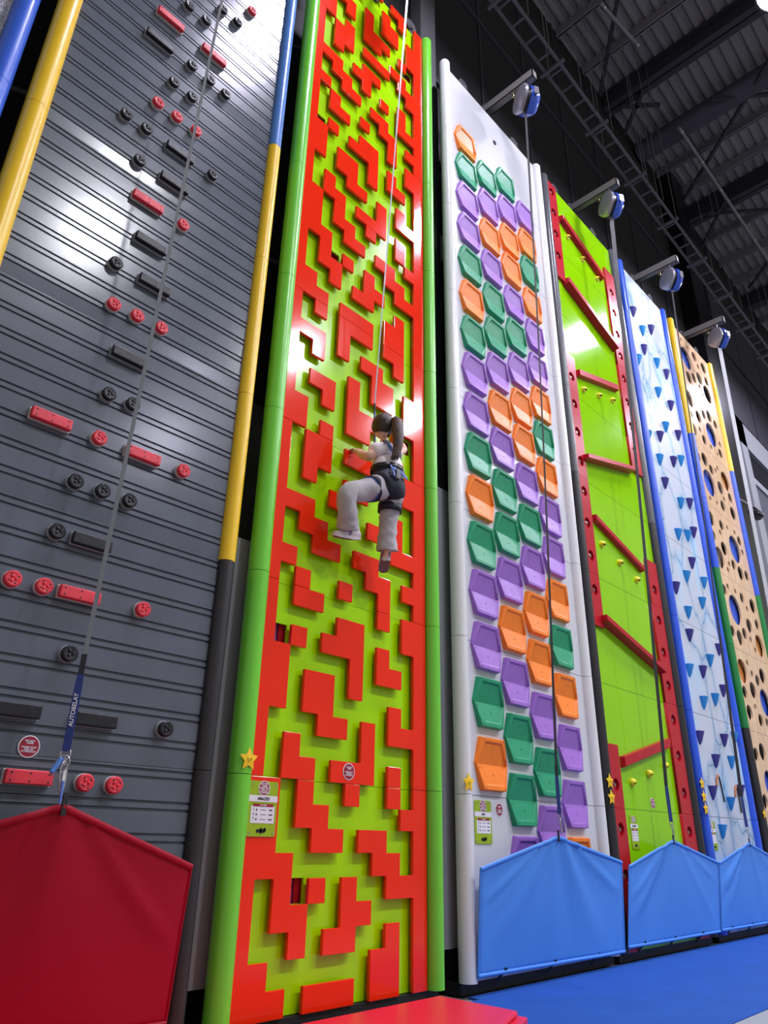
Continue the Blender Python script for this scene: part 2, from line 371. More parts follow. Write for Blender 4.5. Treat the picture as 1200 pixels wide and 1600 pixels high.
b = MB(); b.add([(x, yy, z) for z in (FLOOR, -0.026) for x, yy in ((-1.6, -0.12), (1.26, -0.12), (1.285, -0.63), (0.79, -0.83), (-1.6, -0.83))], [(4, 3, 2, 1, 0), (5, 6, 7, 8, 9)] + [(i, (i+1) % 5, (i+1) % 5+5, i+5) for i in range(5)])
b.build('lower_panel', 'floor_red', rm, (0.3, -0.6, FLOOR), bevel=0.006)

# ------------------------------------------------------------------ lamps of the hall
def high_bay(x, y, z, label, lens='lamp_lens'):
    t = thing('high_bay_light', label, 'light', (x, y, z), 'round lamps hanging in rows under the roof')
    b = MB(); b.lathe([(0.06, 0.32), (0.12, 0.26), (0.14, 0.12), (0.29, 0.03), (0.31, -0.01), (0.285, -0.01), (0.26, 0.02), (0.02, 0.02)], (x, y, z), 'z', 28); b.build('lamp_housing', 'lamp_body', t, (x, y, z), smooth=50)
    b = MB(); b.lathe([(0.0, 0.015), (0.28, 0.015), (0.28, 0.0), (0.0, -0.012)], (x, y, z), 'z', 28); b.build('lens', lens, t, (x, y, z), smooth=50)
    b = MB(); b.tube([(x, y, z+0.3), (x, y, 13.4)], 0.008, 6); b.build('hanging_cable', 'wire', t, (x, y, z+0.3))
    return t
for r, yy in enumerate((-2.15, -7.0)):
    for k in range(4):
        x = (0.8, 4.68, 8.9, 12.8)[k] if r == 0 else (0.9, 5.3, 8.8, 12.8)[k]
        high_bay(x, -2.72 if (r, k) == (0, 1) else yy, 10.0, 'bright round lamp hanging under the roof, %s in the %s row from the walls' % (('first', 'second', 'third', 'fourth')[k], ('first', 'second')[r]), ('lamp_lens', 'lamp_lens_soft')[r])
high_bay(5.4, -12.3, 10.0, 'bright round lamp hanging under the roof, farthest from the climbing walls')

# ------------------------------------------------------------------ cable tray
ct = thing('cable_tray', 'long dark steel ladder tray hanging above the wall tops', 'cable tray', (3, -0.13, 10.2))
b = MB(); b.box(-3, 24, -0.255, -0.235, 10.17, 10.25); b.build('side_rail', 'tray_steel', ct, (3, -0.24, 10.2))
b = MB(); b.box(-3, 24, -0.045, -0.025, 10.17, 10.25); b.build('side_rail', 'tray_steel', ct, (3, -0.03, 10.2))
b = MB(); x = -3
while x < 24: b.box(x, x+0.025, -0.235, -0.045, 10.18, 10.2); x += 0.3
b.build('rung_set', 'tray_steel', ct, (3, -0.13, 10.2), kind='stuff')
sup = None
for k in range(20):
    x = 0.2+k*1.2
    if sup is None: b = MB(); b.box(x-0.02, x+0.02, -0.33, 0.03, 10.13, 10.17); sup = b.build('support_channel', 'tray_steel', ct, (x, -0.13, 10.15))
    else: copy_part(sup, ct, (x, -0.13, 10.15))
for k, (x, yy) in enumerate([(3.0, -0.3), (3.55, -0.26), (4.0, 0.0), (4.3, -0.3), (4.75, -0.26), (5.2, -0.3), (5.5, -0.02), (6.2, -0.3), (6.45, -0.26), (6.9, -0.3), (7.4, -0.3), (7.6, -0.02), (9.1, -0.26), (9.9, -0.3), (10.4, -0.3), (11.1, -0.3), (12.2, -0.3), (12.9, -0.3), (13.6, -0.3), (14.8, -0.3)]):
    b = MB(); b.tube([(x, yy, 10.15), (x, yy, 13.98)], 0.006, 5); b.build('suspension_rod', 'wire', ct, (x, yy, 10.15))

# ------------------------------------------------------------------ stickers, signs, stars
def round_sticker(parent, x, z, y, r=0.043):
    b = MB(); b.lathe([(r, 0), (r, -0.002)], (x, y, z), 'y', 28); o = b.build('warning_sticker', 'white_print', parent, (x, y, z), 'round red and white printed warning sticker')
    b = MB(); b.lathe([(r*0.9, -0.002), (r*0.9, -0.003)], (x, y, z), 'y', 28); b.build('sticker_face', 'sticker_red', o, (x, y, z))
    text_mesh('sticker_text', 'DO NOT\nCLIMB\n \nPLEASE WAIT\nFOR AN\nATTENDANT', r*0.23, 'white_print', o, (x, y-0.0036, z+r*0.02), spacing=0.82)
    return o
def sign_board(parent, x0, x1, z0, z1, y, title):
    cx, cz = (x0+x1)/2, (z0+z1)/2; w_, h = x1-x0, z1-z0; rr = 0.01
    pts = []
    for qx, qz, a in ((x1-rr, z1-rr, 0), (x0+rr, z1-rr, PI/2), (x0+rr, z0+rr, PI), (x1-rr, z0+rr, 1.5*PI)):
        for i in range(4): t = a+i*PI/6; pts.append((qx+rr*math.cos(t), qz+rr*math.sin(t)))
    b = MB(); b.prism(pts, y-0.005, y); o = b.build('instruction_board', 'sign_green', parent, (cx, y, cz), 'lime green printed instruction board with white panels')
    yy = y-0.0052
    b = MB(); b.box(x0, x1, yy-0.001, yy, z0+h*0.62, z0+h*0.735); b.build('name_strip', 'white_print', o, (cx, yy, cz))
    b = MB(); b.box(x0+w_*0.1, x1-w_*0.08, yy-0.001, yy, z0+h*0.235, z0+h*0.545); b.build('score_panel', 'white_print', o, (cx, yy, cz))
    b = MB(); b.box(x0+w_*0.16, x1-w_*0.14, yy-0.002, yy, z0+h*0.535, z0+h*0.585); b.build('header_strip', 'sticker_red', o, (cx, yy, cz))
    text_mesh('name_text', title, h*0.075, 'print_black', o, (cx, yy-0.0016, z0+h*0.675))
    text_mesh('header_text', 'TO CLIMB', h*0.036, 'white_print', o, (cx, yy-0.0026, z0+h*0.558))
    b = MB()
    for i in range(3):
        zz = z0+h*(0.475-0.085*i)
        b.box(x0+w_*0.42, x0+w_*0.62, yy-0.0018, yy, zz-0.001, zz+0.001); b.box(x0+w_*0.72, x0+w_*0.84, yy-0.0018, yy, zz-0.0025, zz+0.0025); b.box(x0+w_*0.27, x0+w_*0.31, yy-0.0018, yy, zz-0.004, zz+0.004)
    b.build('score_lines', 'print_black', o, (cx, yy, cz))
    text_mesh('score_digits', '1\n2\n3', h*0.05, 'print_black', o, (x0+w_*0.19, yy-0.0016, z0+h*0.40), spacing=1.55)
    b = MB()
    for dx, dz in ((-0.12, 0), (0, 0.2), (0.12, 0.25), (0.1, 0), (0, -0.15), (-0.03, 0.05)): b.lathe([(w_*0.05, 0), (w_*0.05, -0.0015)], (cx+w_*dx, yy, z0+h*0.1+h*0.1*dz), 'y', 10)
    b.build('leaf_mark', 'hold_black', o, (cx, yy, cz))
    for qx in (x0+0.015, x1-0.015):
        for qz in (z0+0.015, z1-0.015): b = MB(); b.lathe([(0.005, 0), (0.004, -0.002)], (qx, yy, qz), 'y', 10); b.build('screw', 'steel', o, (qx, yy, qz))
    r = w_*0.2
    b = MB(); b.lathe([(r, 0), (r, -0.001)], (cx, yy, z0+h*0.87), 'y', 24); b.build('badge_rim', 'white_print', o, (cx, yy, z0+h*0.87))
    b = MB(); b.lathe([(r*0.9, -0.001), (r*0.9, -0.0016)], (cx, yy, z0+h*0.87), 'y', 24); b.build('badge_face', 'sticker_red', o, (cx, yy, z0+h*0.87))
    text_mesh('badge_text', 'DO NOT\nCLIMB\nPLEASE WAIT\nFOR AN\nATTENDANT', r*0.34, 'white_print', o, (cx, yy-0.0022, z0+h*0.87), spacing=0.85)
def star(parent, x, z, y, r=0.045):
    pts = []
    for i in range(10): a = PI/2+i*PI/5; q = r if i % 2 == 0 else r*0.5; pts.append((x+q*math.cos(a), z+q*math.sin(a)))
    b = MB(); b.add([(p[0], y-0.002-0.004*(i % 2 == 1), p[1]) for i, p in enumerate(pts)] + [(x, y-0.008, z)] + [(p[0], y, p[1]) for p in pts],
                    [(i, (i+1) % 10, 10) for i in range(10)] + [(i, i+11, (i+1) % 10+11, (i+1) % 10) for i in range(10)] + [tuple(range(20, 10, -1))])
    o = b.build('grade_star', 'star_yellow', parent, (x, y, z), 'small flat yellow star showing the grade', bevel=0.002)
    b = MB()
    for dx in (-0.16, 0.16): b.lathe([(r*0.06, 0), (r*0.05, -0.002)], (x+r*dx, y-0.0085, z+r*0.02), 'y', 8)
    b.tube([(x-r*0.1, y-0.009, z-r*0.14), (x, y-0.009, z-r*0.17), (x+r*0.1, y-0.009, z-r*0.14)], r*0.02, 6)
    b.build('star_face', 'print_black', o, (x, y, z))

# ------------------------------------------------------------------ auto belays with webbing
def carabiner(name, m, parent, c, ln, wd, rot, r=0.004):
    pts = []
    for i in range(20):
        a = 2*PI*i/20; px = wd/2*math.cos(a)*(1.0 if math.sin(a) > 0 else 0.8); pz = ln/2*math.sin(a)
        px = max(-wd/2, min(wd/2, px*1.25)); pts.append(Vector((px, 0, pz)))
    R_ = Matrix.Rotation(rot[0], 3, 'Z') @ Matrix.Rotation(rot[1], 3, 'Y')
    b = MB(); b.tube([Vector(c)+R_ @ p for p in pts], r, 8, closed=True, up=tuple(R_ @ Vector((0, 1, 0.01))))
    return b.build(name, m, parent, c, smooth=60)
def ribbon(name, m, parent, pts, widths, angles, th=0.0022):
    v = []
    for p, w_, a in zip(pts, widths, angles):
        u = Vector((math.cos(a), math.sin(a), 0)); nrm = Vector((-math.sin(a), math.cos(a), 0)); p = Vector(p)
        for i, j in ((-1, -1), (1, -1), (1, 1), (-1, 1)): v.append(p+u*i*w_/2+nrm*j*th/2)
    n = len(pts); f = [(i*4+j, i*4+(j+1) % 4, (i+1)*4+(j+1) % 4, (i+1)*4+j) for i in range(n-1) for j in range(4)] + [(3, 2, 1, 0), tuple(range(4*n-4, 4*n))]
    b = MB(); b.add(v, f); return b.build(name, m, parent, pts[-1], smooth=30)
def lerp(a, b, t): return a+(b-a)*t
def auto_belay(cx, end, label, widths=(0.02, 0.018, 0.016), ang=0.9, lower='webbing_navy', wm='webbing', bow=0.0, top_m=None, hooks=True):
    cy, cz = -0.42, 7.9
    t = thing('auto_belay', label, 'auto belay', (cx, cy, cz), 'auto belay devices hanging from the arms above the walls')
    def outline(s):
        P = []
        for i in range(28):
            a = 2*PI*i/28; yy = 0.155*math.cos(a); zz = 0.175*math.sin(a)
            if zz < -0.02: yy *= 1-0.55*((-zz-0.02)/0.155)**1.6
            P.append((yy*s, zz*s))
        return P
    CB, SB = math.cos(0.5), math.sin(0.5)
    def slab(xs):
        b = MB(); n = 28
        for x, s in xs:
            b.v += [(cx+x*CB+yy*SB, cy-x*SB+yy*CB, cz+zz) for yy, zz in outline(s)]
        b.f += [(j*n+i, j*n+(i+1) % n, (j+1)*n+(i+1) % n, (j+1)*n+i) for j in range(len(xs)-1) for i in range(n)]
        b.f += [tuple(range(n-1, -1, -1)), tuple(range((len(xs)-1)*n, len(xs)*n))]; b.mi = [0]*len(b.f); return b
    slab([(-0.085, 0.8), (-0.075, 0.95), (-0.045, 1.0)]).build('side_plate', 'belay_silver', t, (cx-0.08, cy, cz), smooth=40)
    slab([(-0.045, 0.88), (0.0, 0.88)]).build('centre_band', 'belay_black', t, (cx-0.03, cy, cz), smooth=40)
    slab([(0.0, 1.0), (0.05, 1.0), (0.09, 0.9), (0.12, 0.68)]).build('cover_shell', 'belay_blue', t, (cx+0.05, cy, cz), smooth=40)
    b = MB(); b.tube([(cx-0.02, cy+0.1, cz+0.12), (cx-0.02, cy+0.02, cz+0.19), (cx-0.02, cy-0.06, cz+0.17)], 0.012, 8); b.build('handle', 'belay_black', t, (cx, cy, cz+0.18), smooth=50)
    b = MB(); b.bar((cx-0.045, cy-0.165, cz-0.07), (cx-0.045, cy-0.165, cz+0.03), 0.05, 0.012, up=(-SB, -CB, 0)); b.build('name_plate', 'belay_silver', t, (cx+0.05, cy-0.156, cz))
    carabiner('hanging_carabiner', 'steel', t, (cx-0.01, cy-0.02, cz+0.225), 0.11, 0.05, (0.4, 0))
    carabiner('hanging_carabiner', 'brass', t, (cx-0.03, cy+0.13, cz+0.2), 0.11, 0.04, (1.2, 0.2))
    e = Vector(end); s0 = Vector((cx, cy+0.01, cz-0.168)); N = 14; pts = []; W_ = []; A = []
    for i in range(N+1):
        q = i/N; p = s0.lerp(e, q); p.x += bow*math.sin(PI*q); pts.append(p)
        W_.append(lerp(widths[0], widths[1], min(1, q*2)) if q < 0.5 else lerp(widths[1], widths[2], q*2-1)); A.append(ang)
    ribbon('webbing', wm, t, pts, W_, A)
    return t, e
wall_cx = {'grey': -0.965, 'maze': 0.645, 'hex': 2.49, 'ledge': 4.37, 'ice': 6.12, 'ply': 7.85}
def lower_gear(t, e, s=1.0, cloth='webbing_navy', big=False, face=0.8):
    """sleeve, swivel and carabiners at the end of the webbing; e = end of the grey webbing"""
    L = 0.26*s; n = 6; wd = 0.026*s
    pts = [e+Vector((0, 0, -L*i/n)) for i in range(n+1)]
    sl = ribbon('webbing_sleeve', cloth, t, pts, [wd*0.8]+[wd]*n, [-face]*(n+1), 0.008)
    b = MB(); b.bar(e+Vector((0, 0, 0.07*s)), e+Vector((0, 0, 0)), wd*0.72, 0.01, up=(math.sin(-face), -math.cos(face), 0)); b.build('stitched_end', 'webbing_black', sl, e)
    q = pts[-1]
    carabiner('swivel_eye', 'steel', t, q+Vector((0, 0, -0.012)), 0.035*s, 0.03*s, (-face, 0), 0.0035)
    carabiner('snap_carabiner', 'steel', t, q+Vector((0.004, -0.004, -0.08*s)), 0.095*s, 0.026*s, (-face+0.9, -0.08), 0.004)
    b = MB(); b.tube([q+Vector((0, 0, -0.02)), q+Vector((0.001, -0.001, -0.045*s))], 0.006*s, 8); b.build('swivel', 'steel', t, q, smooth=50)
    if big:
        b = MB(); b.lathe([(0.004, -0.03), (0.009, -0.026), (0.009, 0.026), (0.004, 0.03)], (0, 0, 0), 'z', 12)
        o = b.build('blue_barrel', 'tube_blue', t, (0, 0, 0), smooth=50); o.location = q+Vector((-0.028, -0.01, -0.05))-WLOC[t.name]; o.rotation_euler = (0, 0.5, 0)
        o['label'] = 'blue barrel of the small second carabiner'
        carabiner('second_carabiner', 'steel', t, q+Vector((-0.012, -0.004, -0.05)), 0.075, 0.04, (-face, 0.5), 0.0025)
        b = MB(); b.bar(q+Vector((0.006, -0.006, -0.06)), q+Vector((0.004, -0.014, -0.115)), 0.010, 0.006); b.build('carabiner_sleeve', 'hold_base_white', t, q)
        b = MB(); b.tube([q+Vector((0.004, -0.016, -0.10)), q+Vector((0.0, -0.03, -0.175))], [0.0055, 0.0035], 8); b.build('carabiner_gate', 'harness_blue', t, q, smooth=50)
    return q
# grey wall belay
t, e = auto_belay(wall_cx['grey'], (-1.03, -0.30, 1.27), 'blue and silver auto belay above the grey slatted wall', (0.016, 0.015, 0.017), -0.3, wm='webbing')
q = lower_gear(t, e, 1.05, big=True, face=0.55)
txt = text_mesh('sleeve_text', 'AUTOBELAY', 0.021, 'white_print', t, e+Vector((-0.0035, -0.0055, -0.13)), rot=(PI/2, -PI/2, -0.55))
gear_end_grey = q
t, e = auto_belay(wall_cx['maze'], (0.60, -0.17, 3.30), 'blue and silver auto belay above the red and green maze wall', (0.02, 0.011, 0.009), -0.3, wm='webbing_silver')
b = MB(); b.tube([e, (0.60, -0.17, 3.24)], 0.007, 8); b.build('stitched_end', 'webbing_black', t, e)
b = MB(); b.tube([(0.60, -0.17, 3.24), (0.61, -0.165, 3.1), (0.64, -0.15, 2.82)], 0.006, 8); b.build('webbing_tail', 'harness_blue', t, e)
ends = {}
t, e = auto_belay(wall_cx['hex'], (2.49, -0.17, 1.16), 'blue and silver auto belay on the arm above the white hexagon wall', (0.026, 0.014, 0.02), -0.5, wm='webbing_black', bow=0.04); ends['hex'] = lower_gear(t, e, 0.95)
t, e = auto_belay(wall_cx['ledge'], (4.30, -0.16, 1.2), 'blue and silver auto belay on the arm above the lime ledge wall', (0.055, 0.03, 0.03), -0.7, wm='webbing_black', bow=0.03); ends['ledge'] = lower_gear(t, e, 1.1)
t, e = auto_belay(wall_cx['ice'], (6.07, -0.17, 1.2), 'blue and silver auto belay on the arm above the icy blue wall', (0.02, 0.016, 0.035), -0.7, wm='webbing_black', bow=0.02); ends['ice'] = lower_gear(t, e, 1.1)
t, e = auto_belay(wall_cx['ply'], (7.85, -0.3, 1.2), 'blue and silver auto belay on the arm above the holed plywood wall', (0.065, 0.055, 0.05), -0.7, wm='webbing_silver')

def arm_and_flanges(parent, cx, half):
    b = MB(); b.box(cx-0.045, cx+0.045, -0.56, 0.5, 8.15, 8.155); b.box(cx-0.045, cx-0.035, -0.56, 0.5, 8.15, 8.26); b.box(cx+0.035, cx+0.045, -0.56, 0.5, 8.15, 8.26); b.box(cx-0.045, cx+0.045, -0.56, -0.55, 8.15, 8.26); b.box(cx-0.045, cx+0.045, -0.56, 0.5, 8.255, 8.26)
    b.build('support_arm', 'arm_grey', parent, (cx, 0, 8.2))
    b = MB(); b.tube([(cx, 0.45, 7.2), (cx, 0.45, 8.3)], 0.05, 12); b.build('rear_post', 'roof_steel', parent, (cx, 0.45, 7.2), smooth=50)
    b = MB(); b.bar((cx, 0.02, 7.9), (cx, 0.45, 7.9), 0.08, 0.08); b.build('rear_bracket', 'roof_steel', parent, (cx, 0.2, 7.9))
    for dx in (-0.38, 0.04, 0.6):
        b = MB(); b.lathe([(0.078, 0), (0.078, 0.012)], (cx+dx, 0.1, 8.27), 'y', 22); b.box(cx+dx-0.02, cx+dx+0.02, 0.1, 0.112, 7.9, 8.25); b.box(cx+dx-0.02, cx+dx+0.02, 0.02, 0.112, 7.9, 7.94)
        o = b.build('round_flange', 'acrylic', parent, (cx+dx, 0.1, 8.27))
        for i in range(3):
            a = i*2*PI/3+0.4; b = MB(); b.lathe([(0.009, 0), (0.006, -0.01)], (cx+dx+0.05*math.cos(a), 0.1, 8.27+0.05*math.sin(a)), 'y', 8); b.build('bolt', 'steel', o, (cx+dx, 0.1, 8.27))
    b = MB()
    for z in (0.6, 2.0, 3.6, 5.2, 6.8): b.bar((cx-half, 0.2, z), (cx+half, 0.2, z), 0.06, 0.06)
    for x in (-half+0.03, half-0.03): b.bar((cx+x, 0.2, 0.0), (cx+x, 0.2, 7.9), 0.05, 0.05)
    for z in (1.3, 4.3, 6.6): b.bar((cx-half, 0.2, z), (cx-half-0.2, 0.52, z+0.25), 0.03, 0.03)
    b.build('rear_frame', 'roof_steel', parent, (cx, 0.2, 0))
def plinth(parent, x0, x1):
    b = MB(); b.box(x0, x1, 0.015, 0.3, FLOOR, -0.002); b.build('plinth', 'strap_black', parent, (x0, 0.1, FLOOR))

# ------------------------------------------------------------------ 1 grey slatted wall
gw_ = thing('climbing_wall', 'dark grey slatted climbing wall with red and black holds, yellow and blue edges', 'climbing wall', (-0.965, 0, FLOOR))
x0, x1 = -1.63, -0.30
for k in range(8):
    prof = [(0.004, k+0.001)]
    for j in range(8):
        zt = k+(j+1)*0.125-0.012
        for g in (0.030, 0.0):                # two fine grooves per board joint
            prof += [(0.0, zt-g-0.010), (0.009, zt-g-0.008), (0.009, zt-g-0.001), (0.0, zt-g+0.002)]
    prof += [(0.0, k+0.999)]
    prof = sorted(prof, key=lambda p: p[1])
    n = len(prof); b = MB()
    b.add([(x, y_, z_) for x in (x0, x1) for y_, z_ in prof] , [(i, i+1, n+i+1, n+i) for i in range(n-1)])
    b.box(x0, x1, 0.012, 0.024, k+0.001, k+0.999)
    b.build('slat_panel', 'slat_grey', gw_, (-0.965, 0, k))
edge_tube(gw_, -1.665, [(0, 'tube_black'), (2, 'tube_yellow')], r=0.055)
edge_tube(gw_, -0.268, [(0, 'tube_black'), (2, 'tube_yellow'), (5, 'tube_blue')], r=0.045)
# round holds
def round_hold(m, bm_, parent, loc, label):
    x, y, z = loc
    b = MB(); b.lathe([(0.034, -0.016), (0.034, -0.036), (0.028, -0.041), (0.0, -0.038)], (x, 0, z), 'y', 24); o = b.build('round_hold', m, parent, (x, 0, z), label, smooth=40)
    b = MB(); b.lathe([(0.036, 0.0), (0.036, -0.016), (0.033, -0.017)], (x, 0, z), 'y', 24); b.build('base_ring', bm_, o, (x, 0, z), smooth=40)
    b = MB()
    for i in range(4): a = i*PI/2+0.5; b.lathe([(0.004, -0.0405), (0.002, -0.0415)], (x+0.021*math.cos(a), 0, z+0.021*math.sin(a)), 'y', 8)
    for i in range(3): a = i*2.1; b.lathe([(0.008, -0.037), (0.006, -0.043), (0.0, -0.045)], (x+0.011*math.cos(a), 0, z+0.011*math.sin(a)), 'y', 10, k=1)
    b.build('screw_and_knob_set', ['screw_dark', m], o, (x, 0, z), smooth=40)
    return o
BR = [(-1.037, 5.584), (-0.813, 5.828), (-0.910, 5.591), (-0.692, 5.837), (-0.946, 5.097), (-0.814, 5.100), (-1.033, 4.847), (-0.908, 4.845), (-0.694, 5.091), (-1.253, 4.346), (-1.130, 4.348), (-1.129, 4.098), (-0.693, 4.362), (-1.132, 3.359), (-1.032, 2.623), (-0.910, 2.626), (-1.096, 2.136), (-0.970, 2.136), (-0.839, 2.135), (-1.126, 1.889), (-0.973, 1.398), (-0.493, 1.155)]
RR = [(-0.596, 6.079), (-1.099, 4.598), (-0.975, 4.600), (-0.844, 4.605), (-0.819, 3.862), (-1.099, 3.118), (-0.973, 3.124), (-0.837, 3.128), (-1.034, 2.383), (-0.592, 2.388), (-1.255, 1.644), (-1.130, 1.645), (-0.687, 1.650), (-0.812, 0.915), (-0.689, 0.913)]
src = None
for x, z in BR:
    if src is None: src = round_hold('hold_black', 'hold_base_smoke', gw_, (x, 0, z), 'black round hold')
    else: copy_part(src, gw_, (x, 0, z), 'black round hold')
src = None
for x, z in RR:
    if src is None: src = round_hold('hold_red', 'hold_base_white', gw_, (x, 0, z), 'red round hold')
    else: copy_part(src, gw_, (x, 0, z), 'red round hold')
def bar_hold(m, bm_, parent, loc, label):
    x, y, z = loc; h = 0.026; hw = 0.088
    b = MB(); b.box(x-hw, x+hw, -0.042, -0.014, z-h, z+h); o = b.build('bar_hold', m, parent, (x, 0, z), label, bevel=0.005)
    b = MB(); b.box(x-hw-0.002, x+hw+0.002, -0.014, 0.0, z-h-0.002, z+h+0.002); b.build('base_strip', bm_, o, (x, 0, z))
    b = MB()
    for dx in (-0.07, 0, 0.07):
        for dz in (-0.014, 0.014): b.lathe([(0.004, -0.0425), (0.003, -0.0432)], (x+dx, 0, z+dz), 'y', 8)
    b.build('screw_set', 'screw_dark', o, (x, 0, z)); return o
RB = [(-1.132, 5.330), (-0.816, 5.341), (-1.038, 3.859), (-1.255, 2.382), (-0.813, 2.383), (-0.979, 1.645), (-1.032, 0.920)]
BB = [(-1.167, 5.083), (-0.915, 4.352), (-0.914, 4.105), (-0.978, 3.604), (-0.915, 3.361), (-0.973, 2.866), (-0.972, 1.886), (-1.126, 1.154), (-0.812, 1.153)]
src = None
for x, z in RB:
    if src is None: src = bar_hold('hold_red', 'hold_base_white', gw_, (x, 0, z), 'red bar hold')
    else: copy_part(src, gw_, (x, 0, z), 'red bar hold')
src = None
for x, z in BB:
    if src is None: src = bar_hold('hold_black', 'hold_base_smoke', gw_, (x, 0, z), 'black bar hold')
    else: copy_part(src, gw_, (x, 0, z), 'black bar hold')
round_sticker(gw_, -1.045, 1.031, -0.001, 0.041)
arm_and_flanges(gw_, -0.965, 0.66); plinth(gw_, -1.66, -0.26)

# ------------------------------------------------------------------ 0 sliver of wall at the far left
fl = thing('climbing_wall', 'silver speckled climbing wall with a blue edge at the upper left corner', 'climbing wall', (-2.4, 0, FLOOR))
b = MB(); b.box(-3.1, -1.9, -0.005, 0.02, 0, 8); b.build('speckled_panel', 'glitter', fl, (-2.5, 0, 0))
edge_tube(fl, -1.848, [(0, 'tube_azure')], r=0.055)
plinth(fl, -3.1, -1.8)

# ------------------------------------------------------------------ 2 red and lime maze wall
mz = thing('climbing_wall', 'red and lime maze climbing wall with a child climbing on it', 'climbing wall', (0.645, 0, FLOOR))
P = 0.1095; O0 = 0.08
XS = [0.0]+[O0+i*P for i in range(11)]+[1.291]
PAN = [
 {8: '0258', 7: '0239', 6: '03467', 5: '0178', 4: '13589', 3: '1256', 2: '2458', 1: '078', 0: '0134578'},
 {8: '1279', 7: '459', 6: '13457', 5: '0578', 4: '0235', 3: '0238', 2: '34689', 1: '16', 0: '124568'},
 {8: '1245689', 7: '129', 6: '145', 5: '348', 4: '01468', 3: '1289', 2: '2356', 1: '0679', 0: '147'},
 {8: '134578', 7: '38', 6: '01356', 5: '1679', 4: '4679', 3: '1249', 2: '24568', 1: '045', 0: '0278'}]
HOLE = [(2, 4), (0, 6), None, (9, 2)]
for k in range(8):
    pat = PAN[k % 4]; cells = set()
    for j in range(9):
        cells.add((0, j)); cells.add((11, j))
        for c in pat[j]: cells.add((int(c)+1, j))
    if k == 7: cells.discard((6, 6))
    zs = [k+j/9.0 for j in range(10)]; zs[0] += 0.0012; zs[9] -= 0.0012
    hole = HOLE[k % 4]
    b = MB(); idx = {}                        # lime backing board with its window
    def V(i, j, y, zz=zs):
        key = (i, j, y)
        if key not in idx: idx[key] = len(b.v); b.v.append((XS[i], y, zz[j]))
        return idx[key]
    def slab(cs, yf, yb):
        for (i, j) in cs:
            b.f.append((V(i, j, yf), V(i+1, j, yf), V(i+1, j+1, yf), V(i, j+1, yf))); b.f.append((V(i, j, yb), V(i, j+1, yb), V(i+1, j+1, yb), V(i+1, j, yb)))
            for (di, dj), (p_, q_) in (((-1, 0), ((i, j), (i, j+1))), ((1, 0), ((i+1, j), (i+1, j+1))), ((0, -1), ((i, j), (i+1, j))), ((0, 1), ((i, j+1), (i+1, j+1)))):
                if (i+di, j+dj) not in cs: b.f.append((V(*p_, yf), V(*q_, yf), V(*q_, yb), V(*p_, yb)))
        b.mi = [0]*len(b.f)
    back = {(i, j) for i in range(0, 12) for j in range(9)}
    if hole: back.discard((hole[0]+1, hole[1]))
    slab(back, 0.042, 0.056); b.build('backing_board', 'maze_lime', mz, (0.645, 0.03, k))
    left = set(cells)
    while left:
        comp = {left.pop()}; st = list(comp)
        while st:
            i, j = st.pop()
            for n_ in ((i+1, j), (i-1, j), (i, j+1), (i, j-1)):
                if n_ in left: left.remove(n_); comp.add(n_); st.append(n_)
        b = MB(); idx = {}; slab(comp, 0.0, 0.021)
        for (i, j) in comp: b.box(XS[i]+0.018, XS[i+1]-0.018, 0.0205, 0.0415, zs[j]+0.03, zs[j+1]-0.03)
        ci = sum(c[0] for c in comp)/len(comp); cj = sum(c[1] for c in comp)/len(comp)
        b.build('border_plate' if (0, 0) in comp or (11, 0) in comp else 'maze_plate', 'maze_red', mz, (O0+(ci-0.5)*P, 0, k+(cj+0.5)/9), bevel=0.002)
edge_tube(mz, -0.062, [(0, 'tube_green')], r=0.057)
edge_tube(mz, 1.352, [(0, 'tube_green')], r=0.054)
for k in range(8):
    if HOLE[k % 4]:  # violet and red blocks stand in for the blurred view through each window
        i = HOLE[k % 4][0]+1; j = HOLE[k % 4][1]; xa = XS[i]; za = k+j/9.0
        b = MB(); b.box(xa-0.01, xa+0.075, 0.085, 0.1, za-0.05, za+0.18); b.build('view_stand_in', 'hex_purple', mz, (xa, 0.09, za))
        b = MB(); b.box(xa+0.076, xa+0.16, 0.07, 0.1, za-0.05, za+0.18); b.build('view_stand_in', 'ledge_red', mz, (xa+0.08, 0.09, za))
sign_board(mz, -0.002+0.004, 0.172, 0.735, 0.978, -0.001, 'AMAZED')
round_sticker(mz, 0.647, 1.062, -0.001, 0.043)
star(mz, -0.058, 1.064, -0.057, 0.055)
arm_and_flanges(mz, 0.645, 0.62); plinth(mz, -0.11, 1.4)

